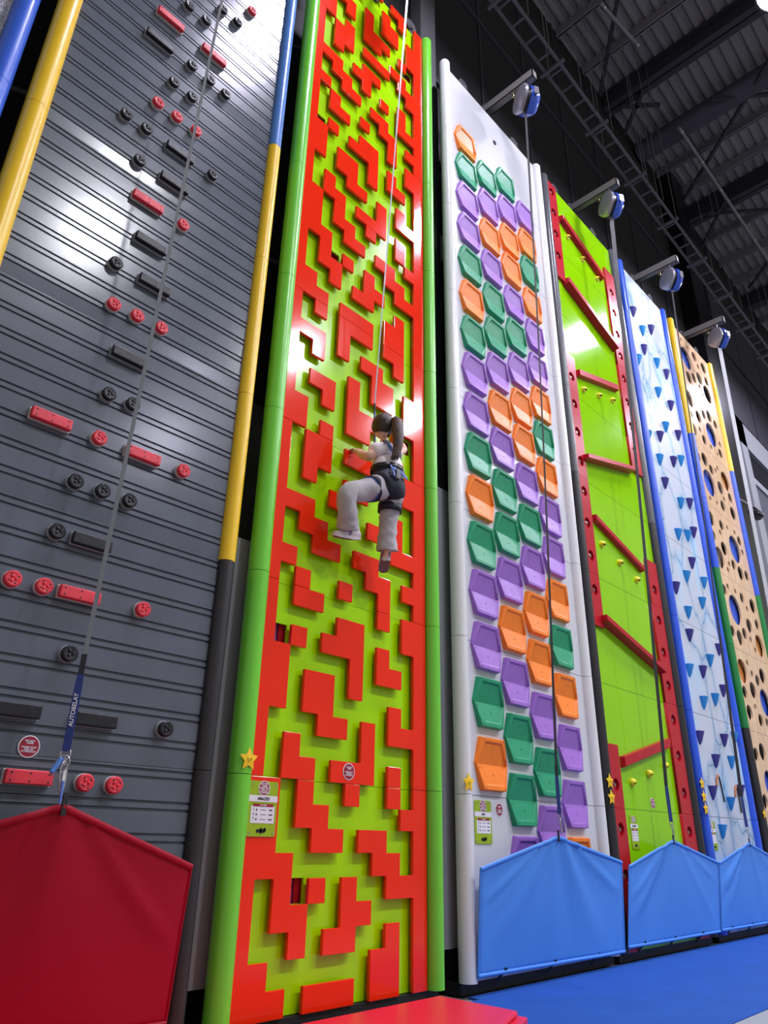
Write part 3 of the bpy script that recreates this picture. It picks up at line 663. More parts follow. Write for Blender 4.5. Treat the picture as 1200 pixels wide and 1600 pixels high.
# ------------------------------------------------------------------ 3 white wall with hexagon holds
hx = thing('climbing_wall', 'white climbing wall covered with orange, green and purple hexagon holds', 'climbing wall', (2.49, 0, FLOOR))
b = MB(); b.box(1.64, 3.34, 0.0, 0.03, 0, 8.0); b.build('face_board', 'hex_white', hx, (2.49, 0, 0))
edge_tube(hx, 1.648, [(0, 'tube_white')], r=0.055)
edge_tube(hx, 3.352, [(0, 'tube_white')], r=0.055)
def hex_hold(m, parent, loc, label):
    X, _, Z = loc
    T, Mi, Bo = 0.042, 0.006, 0.042
    out = [(-0.126, 0.168), (0.126, 0.168), (0.180, 0.0), (0.124, -0.168), (-0.124, -0.168), (-0.180, 0.0)]
    dep = [T, T, Mi+0.014, Bo, Bo, Mi+0.014]
    v = []; f = []
    v += [(X+x*1.0, 0.0, Z+z) for x, z in out]                       # 0-5 back ring
    v += [(X+x*0.965, -d, Z+z*0.965) for (x, z), d in zip(out, dep)]     # 6-11 front ring
    f += [(i, (i+1) % 6, (i+1) % 6+6, i+6) for i in range(6)]
    up = [(-0.096, 0.138), (0.096, 0.138), (0.164, 0.0), (-0.164, 0.0)]
    v += [(X+up[0][0], -T+0.002, Z+up[0][1]), (X+up[1][0], -T+0.002, Z+up[1][1]), (X+up[2][0], -Mi-0.006, Z), (X+up[3][0], -Mi-0.006, Z)]   # 12-15 inner rim, upper
    v += [(X-0.088, -T+0.014, Z+0.126), (X+0.088, -T+0.014, Z+0.126), (X+0.160, -0.001, Z), (X-0.160, -0.001, Z)]                # 16-19 pocket floor, upper
    f += [(6, 7, 13, 12), (7, 8, 14, 13), (11, 6, 12, 15), (12, 13, 17, 16), (13, 14, 18, 17), (15, 12, 16, 19), (16, 17, 18, 19)]
    v += [(X+0.096, -Bo+0.003, Z-0.136), (X-0.096, -Bo+0.003, Z-0.136)]                    # 20,21 inner rim, lower
    v += [(X+0.088, -Bo+0.009, Z-0.124), (X-0.088, -Bo+0.009, Z-0.124)]                    # 22,23 sloping lower face
    f += [(8, 9, 20, 14), (9, 10, 21, 20), (10, 11, 15, 21), (14, 20, 22, 18), (21, 15, 19, 23), (20, 21, 23, 22), (18, 22, 23, 19)]
    b = MB(); b.add(v, f); o = b.build('hexagon_hold', m, parent, loc, label, bevel=0.004)
    b = MB()
    for x, z, d in ((-0.108, 0.148, T), (0.108, 0.148, T), (-0.107, -0.15, Bo), (0.107, -0.15, Bo), (0.150, 0.03, Mi+0.019), (-0.150, -0.03, Mi+0.019), (0, -0.07, 0.022)): b.lathe([(0.004, -d+0.001), (0.003, -d-0.001)], (X+x*0.99, 0, Z+z), 'y', 8)
    b.build('screw_set', 'screw_dark', o, loc); return o
cols = [(1.895, [(7.079, 'o'), (6.689, 'g'), (6.295, 'p'), (5.895, 'p'), (5.487, 'g'), (5.084, 'o'), (4.690, 'g'), (4.302, 'p'), (3.906, 'p'), (3.521, 'g'), (3.140, 'o'), (2.751, 'g'), (2.367, 'p'), (1.976, 'p'), (1.588, 'g'), (1.192, 'o')]),
 (2.24, [(6.887, 'g'), (6.494, 'p'), (6.092, 'o'), (5.691, 'p'), (5.287, 'g'), (4.890, 'g'), (4.495, 'p'), (4.098, 'o'), (3.724, 'p'), (3.331, 'g'), (2.945, 'g'), (2.561, 'p'), (2.174, 'o'), (1.781, 'p'), (1.388, 'g'), (0.989, 'g'), (0.597, 'p')]),
 (2.588, [(7.094, 'g'), (6.694, 'p'), (6.296, 'o'), (5.905, 'o'), (5.486, 'p'), (5.091, 'g'), (4.686, 'p'), (4.294, 'o'), (3.914, 'o'), (3.525, 'p'), (3.140, 'g'), (2.760, 'p'), (2.373, 'o'), (1.987, 'o'), (1.586, 'p'), (1.191, 'g'), (0.800, 'p')]),
 (2.938, [(6.893, 'p'), (6.495, 'o'), (6.111, 'g'), (5.691, 'o'), (5.293, 'p'), (4.884, 'p'), (4.491, 'o'), (4.111, 'g'), (3.726, 'o'), (3.338, 'p'), (2.956, 'p'), (2.568, 'o'), (2.177, 'g'), (1.785, 'o'), (1.392, 'p'), (0.993, 'p'), (0.600, 'o')])]
hsrc = {}
for x, L in cols:
    x += 0.05
    for z, c in L:
        z += 0.007
        nm = {'o': 'orange', 'g': 'green', 'p': 'purple'}[c]
        if c not in hsrc: hsrc[c] = hex_hold('hex_'+nm, hx, (x, 0, z), nm+' hexagon hold')
        else: copy_part(hsrc[c], hx, (x, 0, z), nm+' hexagon hold')
b = MB(); b.lathe([(0.028, 0), (0.028, -0.006), (0.018, -0.010), (0.018, -0.002)], (2.496, 0, 7.634), 'y', 16); b.build('anchor_ring', 'screw_dark', hx, (2.496, 0, 7.634))
sign_board(hx, 1.752, 1.93, 0.72, 0.972, 0.0, 'HIVE')
round_sticker(hx, 2.025, 0.925, 0.0, 0.04)
star(hx, 1.632, 1.066, -0.055, 0.06)
arm_and_flanges(hx, 2.49, 0.8); plinth(hx, 1.6, 3.4)

# ------------------------------------------------------------------ 4 lime wall with red ledges
lg = thing('climbing_wall', 'lime climbing wall with slanting dark red ledges between red side strips', 'climbing wall', (4.37, 0, FLOOR))
b = MB(); b.box(3.5, 5.2, 0.0, 0.03, 0, 8.0); b.build('face_board', 'ledge_lime', lg, (4.37, 0, 0))
edge_tube(lg, 3.525, [(0, 'tube_black'), (4, 'tube_dark')], r=0.047)
edge_tube(lg, 5.19, [(0, 'tube_black'), (4, 'tube_dark')], r=0.06)
def strip(x0, x1, z0, z1, hx_, offs):
    zz = z0
    while zz < z1-0.01:
        ze = min(z1, math.floor(zz+1e-6)+1)
        hs = [(hx_, q/3.0+offs, 0.052) for q in range(0, 26) if zz+0.06 < q/3.0+offs < ze-0.05]
        o = holes_sheet('side_strip', x0, x1, zz+0.0015, ze-0.0015, -0.028, -0.001, hs, 'ledge_red', lg, ((x0+x1)/2, -0.015, zz), 'dark red side strip with round openings')
        for cx, cz, r in hs:
            b = MB(); b.lathe([(0.026, -0.001), (0.026, -0.006), (0.014, -0.008), (0.012, -0.02), (0.0, -0.022)], (cx, 0, cz), 'y', 12); b.build('bolt', 'steel', o, (cx, 0, cz), smooth=40)
            b = MB(); b.lathe([(0.05, -0.0012), (0.05, -0.0018)], (cx, 0, cz), 'y', 20); b.build('opening_base', 'ledge_red', o, (cx, 0, cz))
        zz = ze
for z0, z1 in ((6.5, 7.98), (2.5, 5.46), (0.0, 1.495)): strip(3.565, 3.75, z0, z1, 3.645, 0.173)
for z0, z1 in ((4.56, 7.52), (0.0, 3.5)): strip(4.865, 5.11, z0, z1, 4.985, 0.178)
def ledge(xa, za, xb, zb, h, d):
    b = MB(); b.add([(xa, 0, za+h), (xb, 0, zb+h), (xb, 0, zb), (xa, 0, za), (xa+0.01, -d, za+h*0.97), (xb-0.01, -d, zb+h*0.97), (xb-0.01, -d, zb+h*0.12), (xa+0.01, -d, za+h*0.12)],
                    [(0, 1, 2, 3), (7, 6, 5, 4), (4, 5, 1, 0), (3, 2, 6, 7), (0, 3, 7, 4), (1, 5, 6, 2)])
    b.build('ledge', 'ledge_red', lg, ((xa+xb)/2, 0, (za+zb)/2), 'slanting dark red ledge', bevel=0.004)
for xa, za, xb, zb, h, d in [(3.80, 7.50, 4.76, 7.22, 0.085, 0.06), (3.72, 6.47, 4.84, 6.17, 0.08, 0.085), (3.79, 5.26, 4.75, 5.54, 0.085, 0.05), (3.70, 4.21, 4.83, 4.50, 0.06, 0.085), (3.79, 3.58, 4.76, 3.31, 0.065, 0.05), (3.70, 2.555, 4.86, 2.27, 0.06, 0.085), (3.81, 1.315, 4.81, 1.565, 0.095, 0.045)]:
    ledge(xa, za, xb, zb, h, d)
ysrc = None
for x, z in [(4.006, 7.406), (4.342, 7.303), (4.685, 7.222), (3.964, 5.188), (4.318, 5.290), (4.658, 5.396), (3.973, 3.395), (4.314, 3.301), (4.664, 3.213), (4.023, 1.217), (4.373, 1.310), (4.730, 1.405)]:
    x -= 0.045; z = 0.731+(z-0.731)*0.993
    if ysrc is None:
        b = MB(); b.lathe([(0.036, 0.0), (0.034, -0.018), (0.022, -0.038), (0.006, -0.044), (0.0, -0.044)], (x, 0, z), 'y', 14, a0=-0.3, a1=PI+0.3); b.lathe([(0.036, 0.0), (0.03, -0.02), (0.0, -0.03)], (x, 0, z), 'y', 14)
        ysrc = b.build('small_foothold', 'hold_yellow', lg, (x, 0, z), 'small yellow foothold', smooth=40)
        b = MB(); b.lathe([(0.007, -0.030), (0.005, -0.0335)], (x, 0, z-0.008), 'y', 8); b.build('bolt', 'screw_dark', ysrc, (x, 0, z))
    else: copy_part(ysrc, lg, (x, 0, z), 'small yellow foothold')
sign_board(lg, 3.855, 3.99, 0.70, 0.955, 0.0, 'LEDGES')
round_sticker(lg, 4.342, 1.066, 0.0, 0.042)
for z in (1.19, 1.07): star(lg, 3.50, z, -0.048, 0.062)
arm_and_flanges(lg, 4.37, 0.8); plinth(lg, 3.48, 5.24)

# ------------------------------------------------------------------ 5 icy blue wall
ic = thing('climbing_wall', 'pale icy climbing wall with cracks and small blue cup holds', 'climbing wall', (6.12, 0, FLOOR))
b = MB(); b.box(5.44, 6.8, 0.0, 0.03, 0, 8.0); b.build('face_board', 'ice_panel', ic, (6.12, 0, 0))
edge_tube(ic, 5.43, [(0, 'tube_cobalt')], r=0.052)
edge_tube(ic, 6.79, [(0, 'tube_cobalt')], r=0.05)
def cup(m, parent, loc, label):
    X, _, Z = loc; b = MB(); n = 12
    rings = [(0.074, 0.0), (0.070, -0.012), (0.033, -0.10), (0.014, -0.13)]
    v = []
    for r, h in rings:
        for i in range(n+1): a = PI+PI*i/n; v.append((X+r*math.cos(a), r*0.85*math.sin(a), Z+0.06+h))
    m_ = n+1; f = [(j*m_+i, j*m_+i+1, (j+1)*m_+i+1, (j+1)*m_+i) for j in range(len(rings)-1) for i in range(n)]
    f += [tuple(range(3*m_+n, 3*m_-1, -1)), tuple(j*m_ for j in range(4)) + tuple(j*m_+n for j in (3, 2, 1, 0))]
    t0 = len(v); v += [(X+0.058*math.cos(PI+PI*i/n), 0.058*0.85*math.sin(PI+PI*i/n), Z+0.06) for i in range(n+1)]
    t1 = len(v); v += [(X+0.05*math.cos(PI+PI*i/n), 0.05*0.85*math.sin(PI+PI*i/n), Z+0.03) for i in range(n+1)]
    f += [(i, t0+i, t0+i+1, i+1) for i in range(n)] + [(t0+i, t1+i, t1+i+1, t0+i+1) for i in range(n)] + [tuple(range(t1, t1+n+1))]
    b.add(v, f); return b.build('cup_hold', m, parent, loc, label, smooth=40)
ND = [(5.650, 7.275), (6.204, 7.302), (5.828, 6.749), (6.501, 6.707), (6.457, 6.171), (5.883, 5.435), (6.540, 5.741), (6.203, 5.203), (5.798, 4.744), (6.522, 4.724), (6.482, 4.310), (6.246, 3.836), (5.62, 3.363), (5.796, 2.858), (6.647, 2.859), (6.017, 2.490), (6.549, 2.362), (5.625, 1.752), (6.311, 1.792), (5.963, 1.550), (5.740, 1.228), (6.549, 1.286)]
NL = [(5.884, 7.096), (5.565, 6.443), (6.215, 6.742), (6.073, 6.192), (6.134, 5.688), (5.50, 5.281), (5.751, 5.050), (6.478, 5.332), (6.215, 4.622), (5.955, 4.119), (6.262, 4.197), (6.002, 3.599), (6.537, 3.662), (6.363, 3.363), (5.866, 3.135), (6.298, 2.667), (5.634, 2.444), (5.892, 2.140), (6.246, 2.221), (6.645, 1.852), (6.415, 1.572), (6.189, 1.144), (5.836, 0.872), (5.72, 4.56), (5.66, 3.9)]
for L, m, lb in ((ND, 'cup_navy', 'dark violet blue cup hold'), (NL[:23], 'cup_sky', 'sky blue cup hold')):
    s_ = None
    for x, z in L:
        if s_ is None: s_ = cup(m, ic, (x, 0, z), lb)
        else: copy_part(s_, ic, (x, 0, z), lb)
for (xa, za), (xb, zb), (xc, zc) in (((5.88, 1.30), (5.96, 1.41), (6.02, 1.15)), ((6.36, 1.22), (6.43, 1.33), (6.46, 1.06))):
    b = MB(); b.tube([(xa, -0.012, za), (xa+0.03, -0.012, za+0.07), (xb, -0.012, zb)], 0.011, 8); o = b.build('printed_axe', 'cane_brown', ic, (xa, 0, za), 'brown and black ice axe shape', smooth=50)
    b = MB(); b.tube([(xb, -0.012, zb), (xb+0.03, -0.012, zb-0.05), (xc, -0.012, zc)], 0.008, 8); b.build('axe_shaft', 'screw_dark', o, (xa, 0, za), smooth=50)
sign_board(ic, 5.52, 5.67, 0.70, 0.955, 0.0, 'ICE')
for z in (1.29, 1.17, 1.06): star(ic, 5.39, z, -0.05, 0.062)
arm_and_flanges(ic, 6.12, 0.64); plinth(ic, 5.4, 6.84)

# ------------------------------------------------------------------ 6 plywood wall with round holes
pl = thing('climbing_wall', 'plywood climbing wall full of round holes, edges yellow, blue, green and black', 'climbing wall', (7.85, 0, FLOOR))
HO = [(7.52, 7.56, 0.193, 'b'), (7.44, 7.87, 0.037), (7.67, 7.84, 0.033), (7.92, 7.81, 0.086, 'r'), (8.28, 7.78, 0.097, 'g'), (8.02, 7.67, 0.043), (7.8, 7.48, 0.019), (7.48, 7.18, 0.104), (7.71, 7.29, 0.083), (7.97, 7.42, 0.108, 'g'), (8.3, 7.53, 0.077, 'r'), (7.9, 7.23, 0.042), (7.99, 7.13, 0.032), (8.22, 7.24, 0.156), (7.31, 6.72, 0.145, 'w'), (7.56, 6.84, 0.027), (7.66, 6.74, 0.018), (7.57, 6.53, 0.101), (7.83, 6.69, 0.077), (8.07, 6.77, 0.101), (7.26, 6.43, 0.065), (8.31, 6.73, 0.074), (8.02, 6.41, 0.198, 'b'), (7.53, 6.29, 0.043), (7.27, 6.18, 0.098), (7.64, 6.16, 0.078), (8.34, 6.39, 0.046), (7.89, 6.15, 0.04), (8.28, 6.2, 0.077), (8.14, 6.13, 0.036), (7.25, 5.72, 0.066), (7.48, 5.77, 0.106), (7.7, 5.69, 0.079), (7.89, 5.75, 0.04), (7.99, 5.83, 0.04), (7.5, 5.4, 0.204, 'b'), (7.95, 5.49, 0.104, 'w'), (8.24, 5.71, 0.155, 'o'), (8.31, 5.46, 0.077), (7.41, 5.13, 0.041), (7.67, 5.15, 0.034), (8.01, 5.33, 0.039), (7.9, 5.18, 0.086), (8.3, 5.2, 0.104), (7.28, 4.78, 0.11), (7.67, 4.8, 0.079), (7.9, 4.84, 0.038), (7.55, 4.66, 0.041), (7.26, 4.52, 0.079), (8.19, 4.86, 0.039), (8.33, 4.77, 0.074), (8.06, 4.56, 0.204, 'b'), (7.59, 4.43, 0.102), (7.35, 4.23, 0.153, 'w'), (8.38, 4.61, 0.046), (7.86, 4.27, 0.077), (7.68, 4.23, 0.043), (7.58, 4.12, 0.043), (8.1, 4.21, 0.104), (8.35, 4.24, 0.079), (7.44, 3.85, 0.045), (7.29, 3.77, 0.075), (7.71, 3.85, 0.039), (7.57, 3.56, 0.203, 'b'), (7.94, 3.81, 0.078), (8.34, 3.79, 0.107), (8.07, 3.69, 0.043), (7.31, 3.22, 0.078), (7.54, 3.18, 0.105, 'w'), (7.76, 3.28, 0.08), (8.02, 3.44, 0.102), (8.37, 3.53, 0.079), (7.96, 3.24, 0.042), (8.3, 3.22, 0.154, 'o'), (8.07, 3.12, 0.04), (7.4, 2.73, 0.155, 'o'), (7.63, 2.87, 0.042), (7.74, 2.75, 0.048), (7.92, 2.69, 0.08, 'w'), (8.15, 2.79, 0.104), (7.66, 2.53, 0.106), (7.33, 2.46, 0.081), (8.05, 2.43, 0.174, 'b'), (7.62, 2.32, 0.041), (7.37, 2.22, 0.094), (7.74, 2.17, 0.081), (7.56, 1.78, 0.105), (7.32, 1.73, 0.081), (7.60, 1.42, 0.155, 'b'), (7.33, 1.21, 0.085), (7.97, 2.17, 0.059), (8.25, 1.95, 0.1), (8.2, 1.5, 0.1), (7.9, 1.1, 0.15), (8.3, 0.9, 0.08)]
for k in range(8):
    cs = [h[:3] for h in HO if k <= h[1] < k+1]
    cs = [(x, min(max(z, k+r+0.012), k+0.988-r), r) for x, z, r in cs]
    keep = []
    for c in cs:
        if all(math.hypot(c[0]-d[0], c[1]-d[1]) > c[2]+d[2]+0.008 for d in keep): keep.append(c)
    holes_sheet('holed_board', 7.1, 8.58, k+0.001, k+0.999, 0.0, 0.022, keep, 'plywood', pl, (7.85, 0.01, k))
b = MB(); b.box(7.1, 8.58, 0.16, 0.17, 0, 8); b.build('rear_board', 'hole_dark', pl, (7.85, 0.16, 0))
nm = {'b': ('hole_blue', 'blue disc behind a round opening'), 'w': ('hole_grey', 'grey disc behind a round opening'), 'o': ('hole_orange', 'orange disc behind a round opening'), 'g': ('hole_green', 'green disc behind a round opening'), 'r': ('hole_red', 'red disc behind a round opening')}
for h in HO:
    if len(h) > 3:
        x, z, r = h[:3]; b = MB(); b.lathe([(r*1.15, 0.05), (r*1.15, 0.06)], (x+0.04, 0, z+0.02), 'y', 24); b.build('opening_insert', nm[h[3]][0], pl, (x, 0.05, z), nm[h[3]][1])
edge_tube(pl, 7.07, [(0, 'tube_black'), (2, 'tube_deepgreen'), (4, 'tube_cobalt'), (6, 'tube_yellow')], r=0.055)
edge_tube(pl, 8.6, [(0, 'tube_black'), (2, 'tube_deepgreen'), (4, 'tube_cobalt'), (6, 'tube_yellow')], r=0.052)
for z in (1.07,): star(pl, 7.05, z, -0.05, 0.055)
arm_and_flanges(pl, 7.85, 0.7); plinth(pl, 7.03, 8.65)

# ------------------------------------------------------------------ tarps that close the walls off
def gate(BL, BR, TL, TR, AP, m, label, seed, lpoly=True, cloth_n=(44, 26)):
    rnd = random.Random(seed); nu, nv = cloth_n
    loc = Vector(((BL[0]+BR[0])/2, BL[1], 0))
    t = thing('barrier_sheet', label, 'barrier sheet', loc, None)
    ua = 0.5; v = []
    L = [Vector(p) for p in (BL, BR, TL, TR, AP)]
    folds = [(rnd.uniform(-1, 1), rnd.uniform(0.03, 0.08), rnd.uniform(0.4, 1)) for _ in range(9)]
    for j in range(nv+1):
        s = j/nv
        for i in range(nu+1):
            u = i/nu; bot = L[0].lerp(L[1], u)
            top = L[2].lerp(L[4], u/ua) if u <= ua else L[4].lerp(L[3], (u-ua)/(1-ua))
            p = bot.lerp(top, s)
            d = max(0.02, (1-s)); ang = (u-ua)/(d+0.12)       # folds fan out from the hanging point
            amp = 0.0
            for c, wd, st in folds: amp += st*math.exp(-((ang-c*1.1)/ (wd*1.6))**2)
            edge = min(1, u*8)*min(1, (1-u)*8)
            p.y -= 0.02*amp*edge*(0.25+0.75*s)*(1-s*0.3) + 0.006*math.sin(u*9+seed)*edge*math.sin(PI*s)
            v.append(p)
    m_ = nu+1; f = [(j*m_+i, j*m_+i+1, (j+1)*m_+i+1, (j+1)*m_+i) for j in range(nv) for i in range(nu)]
    b = MB(); b.add(v, f); o = b.build('sheet_cloth', m, t, loc, smooth=True)
    sm = o.modifiers.new('thickness', 'SOLIDIFY'); sm.thickness = 0.003; sm.offset = 0
    # hems
    b = MB(); b.tube([v[nv*m_+i]+Vector((0, -0.002, -0.012)) for i in range(m_)], 0.013, 8, flat=0.55); b.build('top_hem', m, t, L[4], smooth=60)
    b = MB(); b.tube([v[i]+Vector((0, -0.002, 0.0)) for i in range(m_)], 0.011, 8, flat=0.8); b.build('bottom_hem', m, t, loc, smooth=60)
    for s_ in (0, nu):
        b = MB(); b.tube([v[j*m_+s_] for j in range(nv+1)], 0.006, 6); b.build('side_hem', m, t, v[s_], smooth=60)
    for q in (0.14, 0.45, 0.77):
        p = L[0].lerp(L[1], q); b = MB(); b.bar(p+Vector((0.02, -0.012, 0.02)), p+Vector((-0.015, 0.05, -0.055)), 0.024, 0.004, up=(0, 1, 0.3)); b.build('hold_down_strap', 'strap_black', t, p)
    b = MB(); b.bar(L[4]+Vector((0, -0.012, 0.035)), L[4]+Vector((0, -0.014, -0.04)), 0.018, 0.006, up=(0, 1, 0)); b.build('hanging_loop', 'strap_black', t, L[4])
    return t
gate((-1.60, -0.07, 0.07), (-0.345, -0.07, 0.075), (-1.62, -0.115, 0.625), (-0.338, -0.115, 0.626), (-0.965, -0.21, 0.83), 'mat_red', 'dark red fabric sheet hanging from webbing in front of the grey wall', 3)
gate((1.655, -0.065, 0.04), (3.42, -0.065, 0.028), (1.66, -0.105, 0.594), (3.44, -0.105, 0.62), (2.46, -0.155, 0.779), 'mat_blue', 'blue fabric sheet hanging in front of the white hexagon wall', 5)
gate((3.475, -0.07, 0.05), (5.23, -0.07, 0.045), (3.557, -0.105, 0.59), (5.34, -0.105, 0.606), (4.28, -0.155, 0.778), 'mat_blue', 'blue fabric sheet hanging in front of the lime ledge wall', 8)
gate((5.27, -0.07, 0.05), (6.95, -0.07, 0.045), (5.37, -0.105, 0.60), (7.1, -0.105, 0.606), (6.07, -0.155, 0.775), 'mat_blue', 'blue fabric sheet hanging in front of the icy wall', 12)
# cable bundles lying behind the walls in the gaps
for k, (x, lb) in enumerate(((-0.2, 'thick black hose lying behind the grey and maze walls'), (1.55, 'thick black hose lying behind the maze and white walls'))):
    b = MB()
    for q in range(3): b.tube([(x-0.4, 0.36+0.07*q, -0.03+0.05*q), (x+0.1, 0.38+0.06*q, -0.025+0.055*q), (x+0.7, 0.36+0.07*q, -0.03+0.05*q)], 0.03, 10)
    o = b.build('hose_bundle', 'strap_black', loc=(x, 0.3, 0), smooth=50); tag(o, lb, 'hose')

# ------------------------------------------------------------------ the climbing child
def skin_mesh(name, verts, edges, m, parent, loc, root=0, sub=2, label=None, smooth_it=0):
    me = bpy.data.meshes.new(name); me.from_pydata([Vector(p[:3])-Vector(loc) for p in verts], edges, [])
    o = bpy.data.objects.new(name, me); C.objects.link(o)
    sk = o.modifiers.new('skin', 'SKIN'); sk.use_smooth_shade = True; sk.branch_smoothing = 0.3
    for i, p in enumerate(verts):
        r = p[3]; r = r if isinstance(r, tuple) else (r, r); me.skin_vertices[0].data[i].radius = r
        me.skin_vertices[0].data[i].use_root = (i == root)
    sb = o.modifiers.new('sub', 'SUBSURF'); sb.levels = sub; sb.render_levels = sub
    bpy.context.view_layer.update()
    mm = bpy.data.meshes.new_from_object(o.evaluated_get(bpy.context.evaluated_depsgraph_get()))
    bpy.data.objects.remove(o); mm.name = name; mm.materials.clear(); mm.materials.append(MT[m])
    mm.polygons.foreach_set('use_smooth', [True]*len(mm.polygons))
    return link(name, mm, parent, loc, label)
PEL = (0.652, -0.235, 2.715)
V_ = []; E_ = []
def sv(x, y, z, r, par=None):
    V_.append((x, y, z, r)); i = len(V_)-1
    if par is not None: E_.append((par, i))
    return i
pv = sv(*PEL, 0.072)
s1 = sv(0.655, -0.235, 2.79, 0.062, pv); ch = sv(0.662, -0.225, 2.88, (0.058, 0.046), s1); nb = sv(0.66, -0.22, 2.955, 0.034, ch); nk = sv(0.65, -0.22, 3.01, 0.028, nb); hd0 = sv(0.63, -0.225, 3.055, 0.03, nk)
ls = sv(0.578, -0.225, 2.935, 0.028, nb); le = sv(0.520, -0.215, 2.855, 0.036, ls); lf = sv(0.535, -0.14, 2.908, 0.031, le); lw = sv(0.562, -0.062, 2.975, 0.02, lf)
rs = sv(0.752, -0.205, 2.965, 0.026, nb); re_ = sv(0.865, -0.19, 3.06, 0.025, rs); rf = sv(0.925, -0.12, 3.145, 0.022, re_); rw = sv(0.965, -0.055, 3.20, 0.02, rf)
lh = sv(0.60, -0.245, 2.675, 0.062, pv); lk = sv(0.372, -0.20, 2.545, 0.04, lh); lm = sv(0.405, -0.165, 2.46, 0.036, lk); la = sv(0.455, -0.12, 2.365, 0.022, lm); lt = sv(0.44, -0.085, 2.345, 0.02, la)
rh = sv(0.70, -0.24, 2.67, 0.062, pv); rk = sv(0.715, -0.195, 2.49, 0.042, rh); rm_ = sv(0.722, -0.185, 2.40, 0.036, rk); ra = sv(0.742, -0.16, 2.30, 0.022, rm_); rtt = sv(0.76, -0.12, 2.275, 0.02, ra)
def hand(wi, wpos, fwd, side, up, thumb_sign):
    """palm, four fingers bent over an edge and a thumb; fwd = finger direction, up = back of the hand"""
    w_ = Vector(wpos); f = Vector(fwd).normalized(); s_ = Vector(side).normalized(); u = Vector(up).normalized()
    pm = w_+f*0.022; pi_ = sv(*pm, (0.017, 0.012), wi)
    L = (0.030, 0.034, 0.032, 0.025)
    for k in range(4):
        off = (k-1.5)*0.0105; kn = pm+f*0.018+s_*off; a = sv(*kn, 0.0066, pi_)
        p1 = kn+f*L[k]*0.55+u*0.003; b_ = sv(*p1, 0.0058, a); p2 = p1+f*L[k]*0.35-u*L[k]*0.35; c_ = sv(*p2, 0.0052, b_); sv(*(p2-u*L[k]*0.4+f*0.002), 0.0045, c_)
    tb = pm+s_*thumb_sign*0.016-f*0.004-u*0.004; a = sv(*tb, 0.0072, pi_); p1 = tb+f*0.014+s_*thumb_sign*0.008-u*0.008; b_ = sv(*p1, 0.0062, a); sv(*(p1+f*0.012-u*0.004), 0.005, b_)
hand(lw, (0.562, -0.062, 2.975), (0.1, 0.9, 0.42), (1, -0.1, 0), (0, -0.35, 0.9), 1)
hand(rw, (0.965, -0.055, 3.20), (0.25, 0.45, 0.95), (0.9, 0, -0.3), (0, -0.9, 0.4), -1)
body = skin_mesh('person', V_, E_, 'skin', None, (0.652, -0.235, 2.715), sub=2)
tag(body, 'child with a dark ponytail in pale top and grey trousers climbing the maze wall', 'person')
WLOC['person'] = Vector(PEL)
# head: shaped ball with face
fd = Matrix.Rotation(math.radians(-8), 3, 'Z') @ Matrix.Rotation(math.radians(10), 3, 'X')
HC = Vector((0.622, -0.222, 3.115))
def headpt(x, y, z): return HC + fd @ Vector((x, y, z))
b = MB(); n = 28; rows = 20; v = []
for j in range(rows+1):
    ph = PI*j/rows
    for i in range(n):
        th = 2*PI*i/n; x = math.sin(ph)*math.cos(th); y = math.sin(ph)*math.sin(th); z = math.cos(ph)
        X = 0.060*x; Y = 0.070*y; Z = 0.082*z
        if z < 0: X *= 1-0.32*(-z)**1.3; Y *= 1-0.18*(-z)
        if z < -0.2 and y < 0: Y *= 0.78
        if y > 0: Y += 0.010*math.exp(-((x/0.16)**2+((z+0.12)/0.14)**2))*1.3 - 0.005*math.exp(-(((abs(x)-0.36)/0.17)**2+((z-0.08)/0.13)**2)) + 0.003*math.exp(-((x/0.3)**2+((z+0.42)/0.1)**2))
        v.append(headpt(X, Y, Z))
f = [(j*n+i, j*n+(i+1) % n, (j+1)*n+(i+1) % n, (j+1)*n+i) for j in range(rows) for i in range(n)]
b.add(v, f)
for s_ in (-1, 1):                             # ears
    b.add([headpt(s_*(0.057+0.012*math.cos(a)*0.4+0.005), -0.004+0.012*math.cos(a), -0.008+0.019*math.sin(a)) for a in [2*PI*i/12 for i in range(12)]] + [headpt(s_*0.053, 0.0, -0.008), headpt(s_*0.064, 0.0, -0.008)], [(i, (i+1) % 12, 12) for i in range(12)] + [((i+1) % 12, i, 13) for i in range(12)])
head = b.build('head', 'skin', body, HC, smooth=70)
def ball(b, c, r, k=0, sc=(1, 1, 1)):
    v = [Vector(c)+fd @ Vector((r*sc[0]*math.sin(PI*j/8)*math.cos(2*PI*i/12), r*sc[1]*math.sin(PI*j/8)*math.sin(2*PI*i/12), r*sc[2]*math.cos(PI*j/8))) for j in range(9) for i in range(12)]
    b.add(v, [(j*12+i, j*12+(i+1) % 12, (j+1)*12+(i+1) % 12, (j+1)*12+i) for j in range(8) for i in range(12)], k)
for s_ in (-1, 1):
    b = MB(); ball(b, headpt(s_*0.021, 0.0605, 0.006), 0.0085); o = b.build('eye', 'eye_white', head, headpt(s_*0.021, 0.06, 0.006), smooth=70)
    b = MB(); ball(b, headpt(s_*0.021, 0.0665, 0.006), 0.004); b.v and b.build('iris', 'hair', head, headpt(s_*0.021, 0.066, 0.006), smooth=70)
b = MB(); ball(b, headpt(0, 0.061, -0.037), 0.011, sc=(1.2, 0.5, 0.35)); b.build('mouth', 'lips', head, headpt(0, 0.06, -0.037), smooth=70)
